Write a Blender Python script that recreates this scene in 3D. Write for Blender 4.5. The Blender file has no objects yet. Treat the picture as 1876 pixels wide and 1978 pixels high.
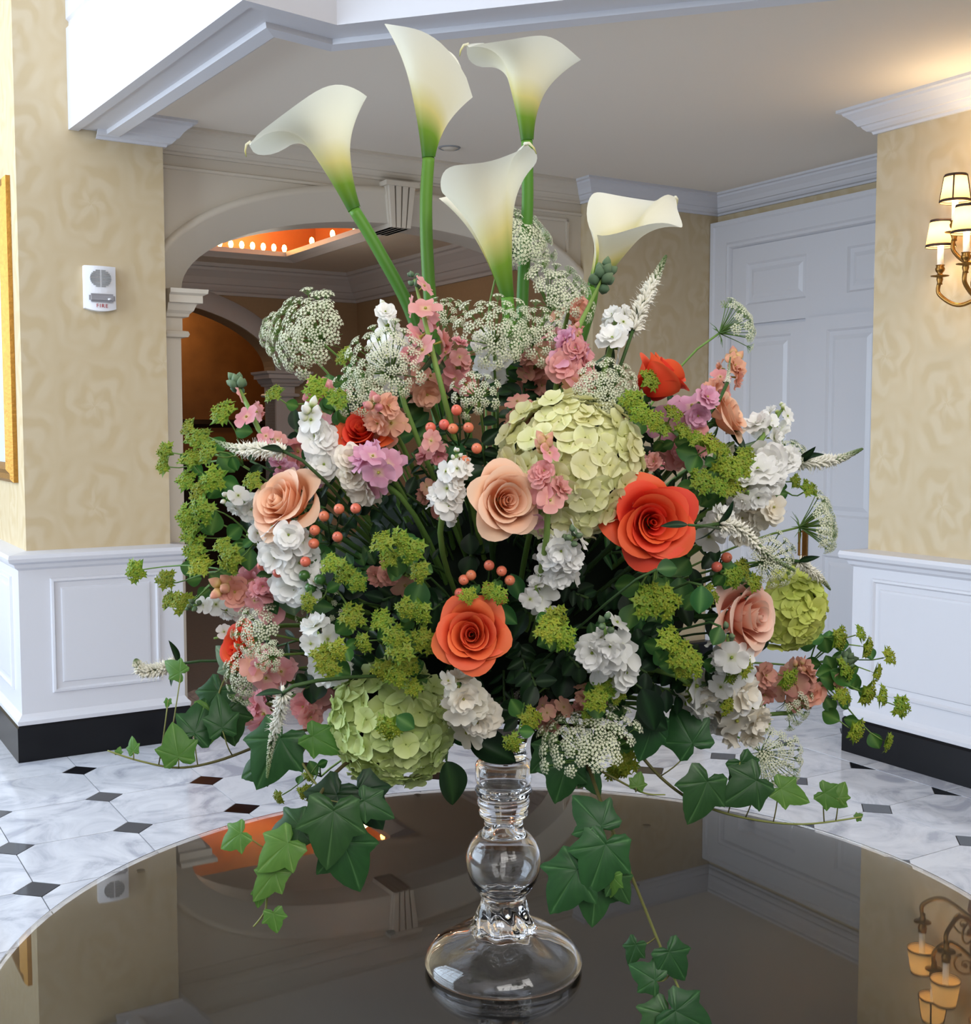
import bpy, bmesh, math, random
from mathutils import Vector, Matrix, Euler
random.seed(7)
S = bpy.context.scene
COL = S.collection
R = math.radians
PI = math.pi

# ------------------------------------------------------------------ camera
F_PX, CAM_Z, PITCH = 2280.0, 1.51, math.atan((989 - 828) / 2280.0)
cam_d = bpy.data.cameras.new('camera'); cam_d.sensor_fit = 'HORIZONTAL'
cam_d.sensor_width = 36.0; cam_d.lens = 36.0 * F_PX / 1876.0
cam_d.clip_start = 0.05
cam = bpy.data.objects.new('camera', cam_d); COL.objects.link(cam)
cam.location = (0, 0, CAM_Z); cam.rotation_euler = (PI / 2 - PITCH, 0, 0)
S.camera = cam
# ------------------------------------------------------------------ look
S.view_settings.view_transform = 'Standard'
S.view_settings.look = 'None'
S.view_settings.gamma = 1.0
S.view_settings.use_curve_mapping = False
S.view_settings.exposure = -0.22
S.cycles.use_denoising = True
S.cycles.max_bounces = 10; S.cycles.transmission_bounces = 10
S.cycles.diffuse_bounces = 4; S.cycles.glossy_bounces = 4; S.cycles.transparent_max_bounces = 12
S.cycles.caustics_reflective = False; S.cycles.caustics_refractive = False
S.cycles.sample_clamp_indirect = 6.0
# ------------------------------------------------------------------ world and daylight
W = bpy.data.worlds.new('daylight'); S.world = W; W.use_nodes = True
W.node_tree.nodes['Background'].inputs[0].default_value = (0.86, 0.93, 1.0, 1)
W.node_tree.nodes['Background'].inputs[1].default_value = 0.35
TH = R(31.5)                      # the room is turned 31.5 degrees to the camera
UX, VX = Vector((math.cos(TH), math.sin(TH), 0)), Vector((-math.sin(TH), math.cos(TH), 0))
def uvw(u, v, z): return UX * u + VX * v + Vector((0, 0, z))
def area(name, u, v, z, sx, sz, aim, power, col):
    d = bpy.data.lights.new(name, 'AREA'); d.shape = 'RECTANGLE'; d.size = sx; d.size_y = sz
    d.energy = power; d.color = col
    o = bpy.data.objects.new(name, d); COL.objects.link(o); o.location = uvw(u, v, z)
    dv = (UX * aim[0] + VX * aim[1] + Vector((0, 0, aim[2]))).normalized()
    o.rotation_euler = dv.to_track_quat('-Z', 'Y').to_euler()
    return o
area('window_daylight', -3.12, 5.2, 2.95, 5.6, 4.1, (1, 0, 0), 700, (0.70, 0.84, 1.0))
area('window_daylight', -0.4, -2.62, 4.0, 4.4, 2.7, (0, 1, -0.25), 260, (1.0, 0.97, 0.92))

# ------------------------------------------------------------------ helpers: colour and material
def lin(c):
    c = c / 255.0
    return c / 12.92 if c <= 0.04045 else ((c + 0.055) / 1.055) ** 2.4
def rgb(r, g, b): return (lin(r), lin(g), lin(b), 1.0)
MATS = {}
def new_mat(name):
    m = bpy.data.materials.new(name); m.use_nodes = True; m.node_tree.nodes.clear(); MATS[name] = m
    n = m.node_tree.nodes; l = m.node_tree.links
    o = n.new('ShaderNodeOutputMaterial')
    return m, n, l, o
def plain(name, col, rough=0.5, metal=0.0, bump=0.0, bscale=40.0, var=0.0, coat=0.0, spec=0.5, emit=None):
    m, n, l, o = new_mat(name)
    p = n.new('ShaderNodeBsdfPrincipled'); l.new(p.outputs[0], o.inputs[0])
    p.inputs['Base Color'].default_value = col; p.inputs['Roughness'].default_value = rough
    p.inputs['Metallic'].default_value = metal; p.inputs['Coat Weight'].default_value = coat
    p.inputs['Specular IOR Level'].default_value = spec
    if emit:
        p.inputs['Emission Color'].default_value = emit[0]; p.inputs['Emission Strength'].default_value = emit[1]
    tc = n.new('ShaderNodeTexCoord')
    nz = n.new('ShaderNodeTexNoise'); nz.inputs['Scale'].default_value = bscale; nz.inputs['Detail'].default_value = 4
    l.new(tc.outputs['Object'], nz.inputs['Vector'])
    if bump:
        b = n.new('ShaderNodeBump'); b.inputs['Strength'].default_value = bump; b.inputs['Distance'].default_value = 0.01
        l.new(nz.outputs['Fac'], b.inputs['Height']); l.new(b.outputs[0], p.inputs['Normal'])
    mx = n.new('ShaderNodeMix'); mx.data_type = 'RGBA'; mx.blend_type = 'MULTIPLY'
    mx.inputs['Factor'].default_value = var
    mx.inputs['A'].default_value = col
    rp = n.new('ShaderNodeValToRGB'); rp.color_ramp.elements[0].color = (0.45, 0.45, 0.45, 1)
    rp.color_ramp.elements[0].position = 0.3; rp.color_ramp.elements[1].position = 0.7
    l.new(nz.outputs['Fac'], rp.inputs['Fac']); l.new(rp.outputs[0], mx.inputs['B'])
    l.new(mx.outputs['Result'], p.inputs['Base Color'])
    return m
def petal(name, stops, rough=0.55, transl=0.28, var=0.12, hue=0.012, spec=0.25):
    """Thin plant tissue: its colours, some with shade painted in, run along the mesh attribute 'tint'."""
    m, n, l, o = new_mat(name)
    at = n.new('ShaderNodeAttribute'); at.attribute_name = 'tint'
    rp = n.new('ShaderNodeValToRGB')
    el = rp.color_ramp.elements
    while len(el) < len(stops): el.new(0.5)
    for e, (pos, c) in zip(el, stops): e.position = pos; e.color = c
    l.new(at.outputs['Fac'], rp.inputs['Fac'])
    oi = n.new('ShaderNodeObjectInfo')
    hs = n.new('ShaderNodeHueSaturation')
    mr = n.new('ShaderNodeMapRange'); mr.inputs['To Min'].default_value = 1 - var; mr.inputs['To Max'].default_value = 1 + var
    l.new(oi.outputs['Random'], mr.inputs['Value']); l.new(mr.outputs[0], hs.inputs['Value'])
    ml = n.new('ShaderNodeMath'); ml.operation = 'MULTIPLY'; ml.inputs[1].default_value = 7.31
    fr = n.new('ShaderNodeMath'); fr.operation = 'FRACT'
    mh = n.new('ShaderNodeMapRange'); mh.inputs['To Min'].default_value = 0.5 - hue; mh.inputs['To Max'].default_value = 0.5 + hue
    l.new(oi.outputs['Random'], ml.inputs[0]); l.new(ml.outputs[0], fr.inputs[0]); l.new(fr.outputs[0], mh.inputs['Value'])
    l.new(mh.outputs[0], hs.inputs['Hue']); l.new(rp.outputs[0], hs.inputs['Color'])
    p = n.new('ShaderNodeBsdfPrincipled'); p.inputs['Roughness'].default_value = rough
    p.inputs['Specular IOR Level'].default_value = spec
    l.new(hs.outputs[0], p.inputs['Base Color'])
    if transl > 0:
        t = n.new('ShaderNodeBsdfTranslucent'); l.new(hs.outputs[0], t.inputs[0])
        mx = n.new('ShaderNodeMixShader'); mx.inputs[0].default_value = transl
        l.new(p.outputs[0], mx.inputs[1]); l.new(t.outputs[0], mx.inputs[2]); l.new(mx.outputs[0], o.inputs[0])
    else: l.new(p.outputs[0], o.inputs[0])
    return m

# ------------------------------------------------------------------ helpers: mesh
class MB:
    def __init__(s): s.v = []; s.f = []; s.c = []
    def add(s, vs, fs, c=0.5):
        b = len(s.v); s.v += [tuple(x) for x in vs]; s.f += [tuple(i + b for i in f) for f in fs]
        s.c += (list(c) if isinstance(c, (list, tuple)) else [c] * len(vs))
        return s
    def grid(s, fn, nu, nv, tint=None, closed=False):
        b = len(s.v)
        for j in range(nv + 1):
            for i in range(nu if closed else nu + 1):
                a, t = i / nu, j / nv
                s.v.append(tuple(fn(a, t))); s.c.append(tint(a, t) if tint else 0.5)
        w = nu if closed else nu + 1
        for j in range(nv):
            for i in range(nu):
                i2 = (i + 1) % w
                s.f.append((b + j * w + i, b + j * w + i2, b + (j + 1) * w + i2, b + (j + 1) * w + i))
        return s
    def box(s, a, b, c=0.5):
        (x0, y0, z0), (x1, y1, z1) = a, b
        return s.add([(x0, y0, z0), (x1, y0, z0), (x1, y1, z0), (x0, y1, z0), (x0, y0, z1), (x1, y0, z1), (x1, y1, z1), (x0, y1, z1)],
              [(0, 3, 2, 1), (4, 5, 6, 7), (0, 1, 5, 4), (1, 2, 6, 5), (2, 3, 7, 6), (3, 0, 4, 7)], c)
    def tube(s, pts, rad, n=6, c=0.5, cap=True):
        pts = [Vector(p) for p in pts]; b = len(s.v); N = len(pts)
        rad = rad if isinstance(rad, (list, tuple)) else [rad] * N
        t0 = (pts[1] - pts[0]).normalized(); e = t0.orthogonal().normalized()
        for k, p in enumerate(pts):
            t = (pts[min(k + 1, N - 1)] - pts[max(k - 1, 0)])
            t = t.normalized() if t.length > 1e-9 else t0
            e = (e - t * e.dot(t)); e = e.normalized() if e.length > 1e-6 else t.orthogonal().normalized()
            g = t.cross(e)
            for i in range(n):
                a = 2 * PI * i / n
                s.v.append(tuple(p + (e * math.cos(a) + g * math.sin(a)) * rad[k]))
                s.c.append(c[k] if isinstance(c, (list, tuple)) else c)
        for k in range(N - 1):
            for i in range(n):
                j = (i + 1) % n
                s.f.append((b + k * n + i, b + k * n + j, b + (k + 1) * n + j, b + (k + 1) * n + i))
        if cap:
            s.f.append(tuple(b + i for i in reversed(range(n)))); s.f.append(tuple(b + (N - 1) * n + i for i in range(n)))
        return s
    def lathe(s, prof, n=32, c=0.5, centre=(0, 0, 0)):
        cx, cy, cz = centre
        return s.grid(lambda a, t: (0, 0, 0), 0, 0) if False else s._lathe(prof, n, c, cx, cy, cz)
    def _lathe(s, prof, n, c, cx, cy, cz):
        b = len(s.v)
        for (r, z) in prof:
            for i in range(n):
                a = 2 * PI * i / n
                s.v.append((cx + r * math.cos(a), cy + r * math.sin(a), cz + z)); s.c.append(c)
        for k in range(len(prof) - 1):
            for i in range(n):
                j = (i + 1) % n
                s.f.append((b + k * n + i, b + k * n + j, b + (k + 1) * n + j, b + (k + 1) * n + i))
        return s
    def ball(s, p, r, c=0.5, sq=(1, 1, 1), n=6, m=4):
        p = Vector(p)
        return s.grid(lambda a, t: p + Vector((math.cos(2 * PI * a) * math.sin(PI * t) * sq[0], math.sin(2 * PI * a) * math.sin(PI * t) * sq[1], -math.cos(PI * t) * sq[2])) * r,
                      n, m, (lambda a, t: c) if not callable(c) else c, closed=True)
def mk(name, mb, mat, smooth=True, bevel=0):
    me = bpy.data.meshes.new(name); me.from_pydata(mb.v, [], mb.f)
    at = me.attributes.new('tint', 'FLOAT_COLOR', 'POINT')
    buf = []
    for c in mb.c: buf += [c, c, c, 1.0]
    at.data.foreach_set('color', buf)
    if bevel or True:
        bm = bmesh.new(); bm.from_mesh(me); bmesh.ops.remove_doubles(bm, verts=bm.verts, dist=1e-6)
        if bevel:
            bmesh.ops.recalc_face_normals(bm, faces=bm.faces)
            es = [e for e in bm.edges if len(e.link_faces) == 2 and e.calc_face_angle(0) > 0.6]
            bmesh.ops.bevel(bm, geom=es, offset=bevel, segments=2, affect='EDGES', clamp_overlap=True)
        bm.to_mesh(me); bm.free()
    if smooth: me.shade_smooth()
    if mat is not None: me.materials.append(MATS[mat] if isinstance(mat, str) else mat)
    return me
_mc = {}
def with_mat(me, mat):
    k = (me.name, mat)
    if k not in _mc:
        c = me.copy(); c.materials.clear(); c.materials.append(MATS[mat]); _mc[k] = c
    return _mc[k]

# ------------------------------------------------------------------ helpers: objects
WM = {}
def tag(o, label, cat, group=None):
    o['label'] = label; o['category'] = cat
    if group: o['group'] = group
    return o
def thing(name, label, cat, loc, group=None):
    o = bpy.data.objects.new(name, None); COL.objects.link(o); o.empty_display_size = 0.02
    o.location = loc; WM[o] = Matrix.Translation(Vector(loc))
    return tag(o, label, cat, group)
def part(name, me, parent=None, M=None):
    """Mesh object at world matrix M under parent."""
    o = bpy.data.objects.new(name, me); COL.objects.link(o)
    M = M if M is not None else Matrix.Identity(4)
    WM[o] = M
    if parent is not None:
        o.parent = parent; o.matrix_basis = WM[parent].inverted() @ M
    else: o.matrix_basis = M
    return o
ROOM = Matrix.Rotation(TH, 4, 'Z')
def struct(name, mb, mat, smooth=False, parent=None, bevel=0):
    o = part(name, mk(name, mb, mat, smooth, bevel), parent, ROOM)
    if parent is None: o['kind'] = 'structure'
    return o
def frame(p, n, roll=0.0, s=1.0, up=None):
    """World matrix: local +Z along n, rolled, scaled."""
    n = Vector(n).normalized()
    u = Vector(up) if up is not None else (Vector((0, 0, 1)) if abs(n.z) < 0.95 else Vector((0, 1, 0)))
    y = (u - n * u.dot(n)).normalized(); x = y.cross(n)
    M = Matrix((x, y, n)).transposed().to_4x4()
    M = Matrix.Translation(Vector(p)) @ M @ Matrix.Rotation(roll, 4, 'Z') @ Matrix.Diagonal((s, s, s, 1))
    return M
def sweep(mb, path, prof, closed=False, c=0.5):
    """Moulding: prof points (out, z) swept along a plan polyline; out is to the right of travel."""
    P = [Vector((p[0], p[1])) for p in path]; N = len(P); rings = []
    for i in range(N):
        d0 = (P[i] - P[i - 1]).normalized() if (i > 0 or closed) else None
        d1 = (P[(i + 1) % N] - P[i]).normalized() if (i < N - 1 or closed) else None
        if d0 is None: d0 = d1
        if d1 is None: d1 = d0
        n0, n1 = Vector((d0.y, -d0.x)), Vector((d1.y, -d1.x))
        m = (n0 + n1).normalized(); k = 1.0 / max(0.25, m.dot(n0))
        rings.append([(P[i].x + m.x * k * o, P[i].y + m.y * k * o, z) for o, z in prof])
    b = len(mb.v); n = len(prof)
    for r in rings:
        for q in r: mb.v.append(q); mb.c.append(c)
    for i in range(N if closed else N - 1):
        j = (i + 1) % N
        for k in range(n - 1):
            mb.f.append((b + i * n + k, b + j * n + k, b + j * n + k + 1, b + i * n + k + 1))
    if not closed:
        mb.f.append(tuple(b + k for k in range(n))); mb.f.append(tuple(b + (N - 1) * n + k for k in reversed(range(n))))
    return mb

# pixel of the photograph + horizontal distance -> point in the room
def ray(px, py):
    X, Y = (px - 938) / F_PX, -(py - 989) / F_PX
    return Vector((X, math.cos(PITCH) + math.sin(PITCH) * Y, -math.sin(PITCH) + math.cos(PITCH) * Y))
def P(px, py, dist):
    d = ray(px, py); return d * (dist / d.y) + Vector((0, 0, CAM_Z))
AX, AY = 0.025, 1.605            # axis of the vase
TABLE_Z = 0.76
MOUTH = Vector((AX, AY, 1.14))
def dome(px, py):
    ex = (px - 970) / 650.0; ey = (py - 1040) / (570.0 if py < 1040 else 480.0)
    r2 = min(1.0, ex * ex + ey * ey)
    return 1.62 - 0.33 * math.sqrt(1 - r2)
def D(px, py, off=0.0): return P(px, py, dome(px, py) + off)
DC = Vector((0.02, 1.64, 1.30))
def outward(p, cam_w=0.5):
    n = (Vector(p) - DC).normalized(); c = (Vector((0, 0, CAM_Z)) - Vector(p)).normalized()
    return (n * (1 - cam_w) + c * cam_w).normalized()
def view(x, z, t): return Vector((x, -t, z)).normalized()    # right, up, towards the camera
def bez(a, b, c, d, n=8):
    a, b, c, d = map(Vector, (a, b, c, d)); out = []
    for i in range(n + 1):
        t = i / n; u = 1 - t
        out.append(a * u ** 3 + b * 3 * u * u * t + c * 3 * u * t * t + d * t ** 3)
    return out
def spline(pts, n=6):
    pts = [Vector(p) for p in pts]; out = []
    for i in range(len(pts) - 1):
        p0, p1, p2, p3 = pts[max(i - 1, 0)], pts[i], pts[i + 1], pts[min(i + 2, len(pts) - 1)]
        for k in range(n):
            t = k / n
            out.append(0.5 * ((2 * p1) + (p2 - p0) * t + (2 * p0 - 5 * p1 + 4 * p2 - p3) * t * t + (3 * p1 - p0 - 3 * p2 + p3) * t ** 3))
    out.append(pts[-1]); return out

# ================================================================== room materials
def wallpaper(name, c0, c1):
    m, n, l, o = new_mat(name)
    p = n.new('ShaderNodeBsdfPrincipled'); p.inputs['Roughness'].default_value = 0.55; p.inputs['Specular IOR Level'].default_value = 0.3
    l.new(p.outputs[0], o.inputs[0])
    def mth(op, a, b=None, cl=False):
        q = n.new('ShaderNodeMath'); q.operation = op; q.use_clamp = cl
        for i, x in enumerate((a, b)):
            if x is None: continue
            if isinstance(x, (int, float)): q.inputs[i].default_value = x
            else: l.new(x, q.inputs[i])
        return q.outputs[0]
    tc = n.new('ShaderNodeTexCoord'); sp = n.new('ShaderNodeSeparateXYZ'); l.new(tc.outputs['Object'], sp.inputs[0])
    nz = n.new('ShaderNodeTexNoise'); nz.inputs['Scale'].default_value = 9; nz.inputs['Detail'].default_value = 1
    l.new(tc.outputs['Object'], nz.inputs['Vector'])
    wob = mth('MULTIPLY', mth('SUBTRACT', nz.outputs['Fac'], 0.5), 0.22)
    s = mth('ADD', sp.outputs[0], sp.outputs[1])
    x = mth('DIVIDE', s, 0.34); z = mth('ADD', mth('DIVIDE', sp.outputs[2], 0.46), mth('MULTIPLY', mth('FLOOR', x), 0.5))
    fx = mth('ADD', mth('SUBTRACT', mth('FRACT', x), 0.5), wob); fz = mth('ADD', mth('SUBTRACT', mth('FRACT', z), 0.5), wob)
    r = mth('SQRT', mth('ADD', mth('MULTIPLY', fx, fx), mth('MULTIPLY', fz, fz)))
    a = mth('ARCTAN2', fz, fx)
    w = mth('SINE', mth('ADD', mth('MULTIPLY', r, 27.0), mth('MULTIPLY', mth('SINE', mth('MULTIPLY', a, 6.0)), 1.2)))
    w2 = mth('SINE', mth('ADD', mth('MULTIPLY', a, 3.0), mth('MULTIPLY', r, 19.0)))
    f = mth('ADD', mth('MULTIPLY', mth('ADD', w, w2), 0.42), 0.5, True)
    ed = mth('MULTIPLY', mth('SUBTRACT', 0.5, mth('MAXIMUM', mth('ABSOLUTE', mth('SUBTRACT', mth('FRACT', x), 0.5)), mth('ABSOLUTE', mth('SUBTRACT', mth('FRACT', z), 0.5)))), 9.0, True)
    f = mth('ADD', mth('MULTIPLY', mth('SUBTRACT', f, 0.5), ed), 0.5)
    mx = n.new('ShaderNodeMix'); mx.data_type = 'RGBA'; mx.inputs['A'].default_value = c0; mx.inputs['B'].default_value = c1
    l.new(f, mx.inputs['Factor']); l.new(mx.outputs['Result'], p.inputs['Base Color'])
    b = n.new('ShaderNodeBump'); b.inputs['Strength'].default_value = 0.12; b.inputs['Distance'].default_value = 0.004
    b.inputs['Strength'].default_value = 0.06; l.new(f, b.inputs['Height']); l.new(b.outputs[0], p.inputs['Normal'])
    return m
wallpaper('damask_wallpaper', rgb(196, 175, 138), rgb(204, 186, 154))
def marble(name, base, vein, scale=3.0, rough=0.12, amt=0.55):
    m, n, l, o = new_mat(name)
    p = n.new('ShaderNodeBsdfPrincipled'); p.inputs['Roughness'].default_value = rough; l.new(p.outputs[0], o.inputs[0])
    tc = n.new('ShaderNodeTexCoord'); oi = n.new('ShaderNodeObjectInfo')
    ad = n.new('ShaderNodeVectorMath'); ad.operation = 'ADD'
    cb = n.new('ShaderNodeCombineXYZ'); ml = n.new('ShaderNodeMath'); ml.operation = 'MULTIPLY'; ml.inputs[1].default_value = 23.0
    l.new(oi.outputs['Random'], ml.inputs[0]); l.new(ml.outputs[0], cb.inputs[2])
    l.new(tc.outputs['Object'], ad.inputs[0]); l.new(cb.outputs[0], ad.inputs[1])
    nz = n.new('ShaderNodeTexNoise'); nz.inputs['Scale'].default_value = scale; nz.inputs['Detail'].default_value = 7
    nz.inputs['Distortion'].default_value = 1.6; nz.inputs['Roughness'].default_value = 0.62
    l.new(ad.outputs[0], nz.inputs['Vector'])
    rp = n.new('ShaderNodeValToRGB'); e = rp.color_ramp.elements
    e[0].position = 0.36; e[0].color = vein; e[1].position = 0.62; e[1].color = base
    x = e.new(0.47); x.color = tuple(vein[i] * (1 - amt) + base[i] * amt for i in range(3)) + (1,)
    l.new(nz.outputs['Fac'], rp.inputs['Fac']); l.new(rp.outputs[0], p.inputs['Base Color'])
    return m
marble('white_marble', rgb(218, 219, 224), rgb(172, 174, 184), 3.6, 0.1, 0.6)
marble('black_marble', rgb(28, 28, 32), rgb(12, 12, 14), 6.0, 0.08)
plain('grout', rgb(112, 111, 112), 0.8, var=0.2)
plain('white_paint', rgb(210, 209, 213), 0.38, bump=0.02, bscale=30)
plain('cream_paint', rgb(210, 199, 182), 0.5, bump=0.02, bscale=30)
plain('ceiling_paint', rgb(230, 220, 206), 0.8, bump=0.02, bscale=60)
plain('black_base', rgb(18, 18, 21), 0.3, var=0.3, bscale=8, spec=0.25)
plain('brown_wallpaper', rgb(150, 100, 52), 0.45, var=0.5, bscale=5)
plain('dark_wood', rgb(38, 26, 20), 0.4, var=0.4, bscale=12)
plain('coffer_orange', rgb(206, 138, 88), 0.6, var=0.05)
plain('back_wall', rgb(176, 150, 118), 0.6, var=0.1)
plain('gilt', rgb(170, 122, 52), 0.35, metal=0.7, bump=0.2, bscale=60, var=0.4)
plain('brass', rgb(150, 108, 52), 0.32, metal=0.85, bump=0.08, bscale=80, var=0.35)
plain('seam_dark', rgb(60, 58, 60), 0.8)

ZC = 2.95
# ================================================================== floor
fl = struct('floor', MB().box((-3.2, -2.8, -0.1), (5.6, 13.5, -0.004)), 'grout')
SU, SV, U0, V0, HD = 0.431, 0.441, 0.72, 3.115, 0.076
HU, HV = SU / 2 - 0.0018, SV / 2 - 0.0018
def octa():
    h = HD - 0.001; top = [(HU, -HV + h), (HU, HV - h), (HU - h, HV), (-HU + h, HV), (-HU, HV - h), (-HU, -HV + h), (-HU + h, -HV), (HU - h, -HV)]
    vs = [(x, y, 0) for x, y in top] + [(x, y, -0.006) for x, y in top]
    return MB().add(vs, [tuple(range(8))] + [(i, i + 8, (i + 1) % 8 + 8, (i + 1) % 8) for i in range(8)])
tile_me = mk('marble_tile', octa(), 'white_marble', False)
h = HD - 0.0028
dot = [(h, 0), (0, h), (-h, 0), (0, -h)]
dot_me = mk('black_tile', MB().add([(x, y, 0) for x, y in dot] + [(x, y, -0.006) for x, y in dot],
        [(0, 1, 2, 3)] + [(i, i + 4, (i + 1) % 4 + 4, (i + 1) % 4) for i in range(4)]), 'black_marble', False)
for i in range(-3, 10):
    for j in range(-4, 8):
        u, v = U0 + i * SU, V0 + j * SV
        if -0.8 < u < 4.6 and 1.2 < v < 6.6:
            if not (u < 0.2 and v < 2.0):
                part('black_tile', dot_me, fl, ROOM @ Matrix.Translation((u, v, 0)))
                part('marble_tile', tile_me, fl, ROOM @ Matrix.Translation((u + SU / 2, v + SV / 2, 0)))

bord = mk('border_tile', MB().box((-0.08, -SV / 2 + 0.0018, -0.006), (0.08, SV / 2 - 0.0018, 0.0012)), 'white_marble', False)
for j in range(-4, 2):
    part('border_tile', bord, fl, ROOM @ Matrix.Translation((4.247, V0 + (j + 0.5) * SV, 0)))

# ================================================================== walls
WP = 5.645
struct('wall_left', MB().box((1.01, WP, 0), (1.67, 5.99, 5.6)).box((1.01, 5.99, 0), (1.2, 9.0, 5.6)), 'damask_wallpaper')
struct('wall_right', MB().box((4.35, -2.6, 0), (5.6, 3.71, 5.6)), 'damask_wallpaper')
struct('wall_back', MB().box((4.2, WP, 0), (5.17, 5.99, ZC)), 'damask_wallpaper')
struct('wall_door_side', MB().box((5.17, 3.71, 0), (5.5, 5.99, ZC)), 'damask_wallpaper')
# arch wall
AC, AA, AB, ASP, AV0, AV1 = 2.97, 1.19, 0.42, 2.19, 5.77, 5.99
def ell(t, a, b): return AC + a * math.cos(t), ASP + b * math.sin(t)
mb = MB(); NA = 40
for k in range(NA):
    t0, t1 = PI - PI * k / NA, PI - PI * (k + 1) / NA
    (x0, z0), (x1, z1) = ell(t0, AA, AB), ell(t1, AA, AB)
    for v, flip in ((AV0, 0), (AV1, 1)):
        mb.add([(x0, v, z0), (x1, v, z1), (x1, v, ZC), (x0, v, ZC)], [(0, 1, 2, 3)] if not flip else [(3, 2, 1, 0)])
    mb.add([(x0, AV0, z0), (x1, AV0, z1), (x1, AV1, z1), (x0, AV1, z0)], [(3, 2, 1, 0)])
for a, b in ((1.67, AC - AA), (AC + AA, 4.2)): mb.box((a, AV0, 0), (b, AV1, ZC))
wa = struct('wall_arch', mb, 'cream_paint')
mb = MB()
band = [(0.0, 0.0), (0.0, 0.02), (0.13, 0.02), (0.135, 0.03), (0.155, 0.034), (0.17, 0.026), (0.175, 0.0)]
rings = []
for k in range(NA + 1):
    t = PI - PI * k / NA; r = []
    for w, o in band:
        fr = w / 0.17; x, z = ell(t, AA + 0.17 * fr, AB + 0.19 * fr); r.append((x, AV0 - o, z))
    rings.append(r)
n_ = len(band); b_ = len(mb.v)
for r in rings: mb.v += r; mb.c += [0.5] * n_
for k in range(NA):
    for q in range(n_ - 1): mb.f.append((b_ + k * n_ + q, b_ + (k + 1) * n_ + q, b_ + (k + 1) * n_ + q + 1, b_ + k * n_ + q + 1))
part('archivolt', mk('archivolt', mb, 'cream_paint'), wa, ROOM)
# keystone with four ribs
mb = MB()
def key(u0b, u1b, u0t, u1t, o):
    zb, zt = 2.585, 2.815
    mb.add([(u0b, AV0 - o * 0.8, zb), (u1b, AV0 - o * 0.8, zb), (u1t, AV0 - o, zt), (u0t, AV0 - o, zt), (u0b, AV1, zb), (u1b, AV1, zb), (u1t, AV1, zt), (u0t, AV1, zt)],
           [(0, 1, 2, 3), (5, 4, 7, 6), (4, 5, 1, 0), (3, 2, 6, 7), (4, 0, 3, 7), (1, 5, 6, 2)])
key(AC - 0.06, AC + 0.06, AC - 0.085, AC + 0.085, 0.05)
for k in range(4):
    f0, f1 = k / 4 + 0.03, (k + 1) / 4 - 0.03
    key(AC - 0.06 + 0.12 * f0, AC - 0.06 + 0.12 * f1, AC - 0.085 + 0.17 * f0, AC - 0.085 + 0.17 * f1, 0.075)
mb.box((AC - 0.1, AV0 - 0.085, 2.8), (AC + 0.1, AV1, 2.825))
part('keystone', mk('keystone', mb, 'cream_paint', False), wa, ROOM)
cap = [(0, 1.955), (0.028, 1.958), (0.034, 1.972), (0.028, 1.986), (0.006, 1.99), (0.006, 2.05), (0.03, 2.056), (0.034, 2.07), (0.05, 2.085), (0.06, 2.11), (0.064, 2.118), (0.085, 2.12), (0.085, 2.155), (0.105, 2.165), (0.108, 2.185), (0, 2.185)]
for pth in ([(1.70, AV0), (AC - AA, AV0), (AC - AA, AV1 - 0.02)], [(AC + AA, AV1 - 0.02), (AC + AA, AV0), (4.19, AV0)]):
    part('capital', mk('capital', sweep(MB(), pth, cap), 'cream_paint', False), wa, ROOM)
mb = MB()
sweep(mb, [(1.67, AV0), (4.2, AV0)], [(0, 2.765), (0.012, 2.768), (0.014, 2.78), (0, 2.785)])
mb.box((4.09, AV0 - 0.01, 2.2), (4.105, AV0, 2.74)); mb.box((3.6, AV0 - 0.01, 2.725), (4.105, AV0, 2.74))
part('spandrel_moulding', mk('spandrel_moulding', mb, 'cream_paint', False), wa, ROOM)

# low ceiling, the beam round the opening, upper foyer
OP = [(1.24, WP), (1.35, 3.67), (1.70, 3.73), (2.05, 3.33), (4.35, 0.75)]
bm_pts = [(x, y) for x, y in OP] + [(5.6, 0.75), (5.6, 6.1), (1.2, 6.1), (1.2, WP)]
cm = MB(); n_ = len(bm_pts)
cm.add([(x, y, ZC) for x, y in bm_pts] + [(x, y, ZC + 0.3) for x, y in bm_pts], [tuple(range(n_)), tuple(range(2 * n_ - 1, n_ - 1, -1))])
struct('ceiling', cm, 'ceiling_paint')
# travel so that "right" points back into the low room
bp = [(0.0, 3.6), (0.0, 3.35), (0.012, 3.34), (0.012, 3.32), (0.0, 3.31), (0.0, 2.862), (0.045, 2.862), (0.05, 2.872), (0.155, 2.872), (0.16, 2.855), (0.215, 2.85), (0.235, 2.862), (0.245, 2.9), (0.275, 2.93), (0.29, ZC)]
struct('trim_1', sweep(MB(), list(reversed(OP)), bp), 'white_paint')
up = MB()
for (a, b) in zip(OP[:-1], OP[1:]):
    up.add([(a[0], a[1], 3.55), (b[0], b[1], 3.55), (b[0], b[1], 5.6), (a[0], a[1], 5.6)], [(0, 1, 2, 3)])
struct('wall_upper', up, 'white_paint')
struct('ceiling_upper', MB().box((-3.3, -2.8, 5.6), (5.6, 9.2, 5.7)), 'white_paint')

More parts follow.
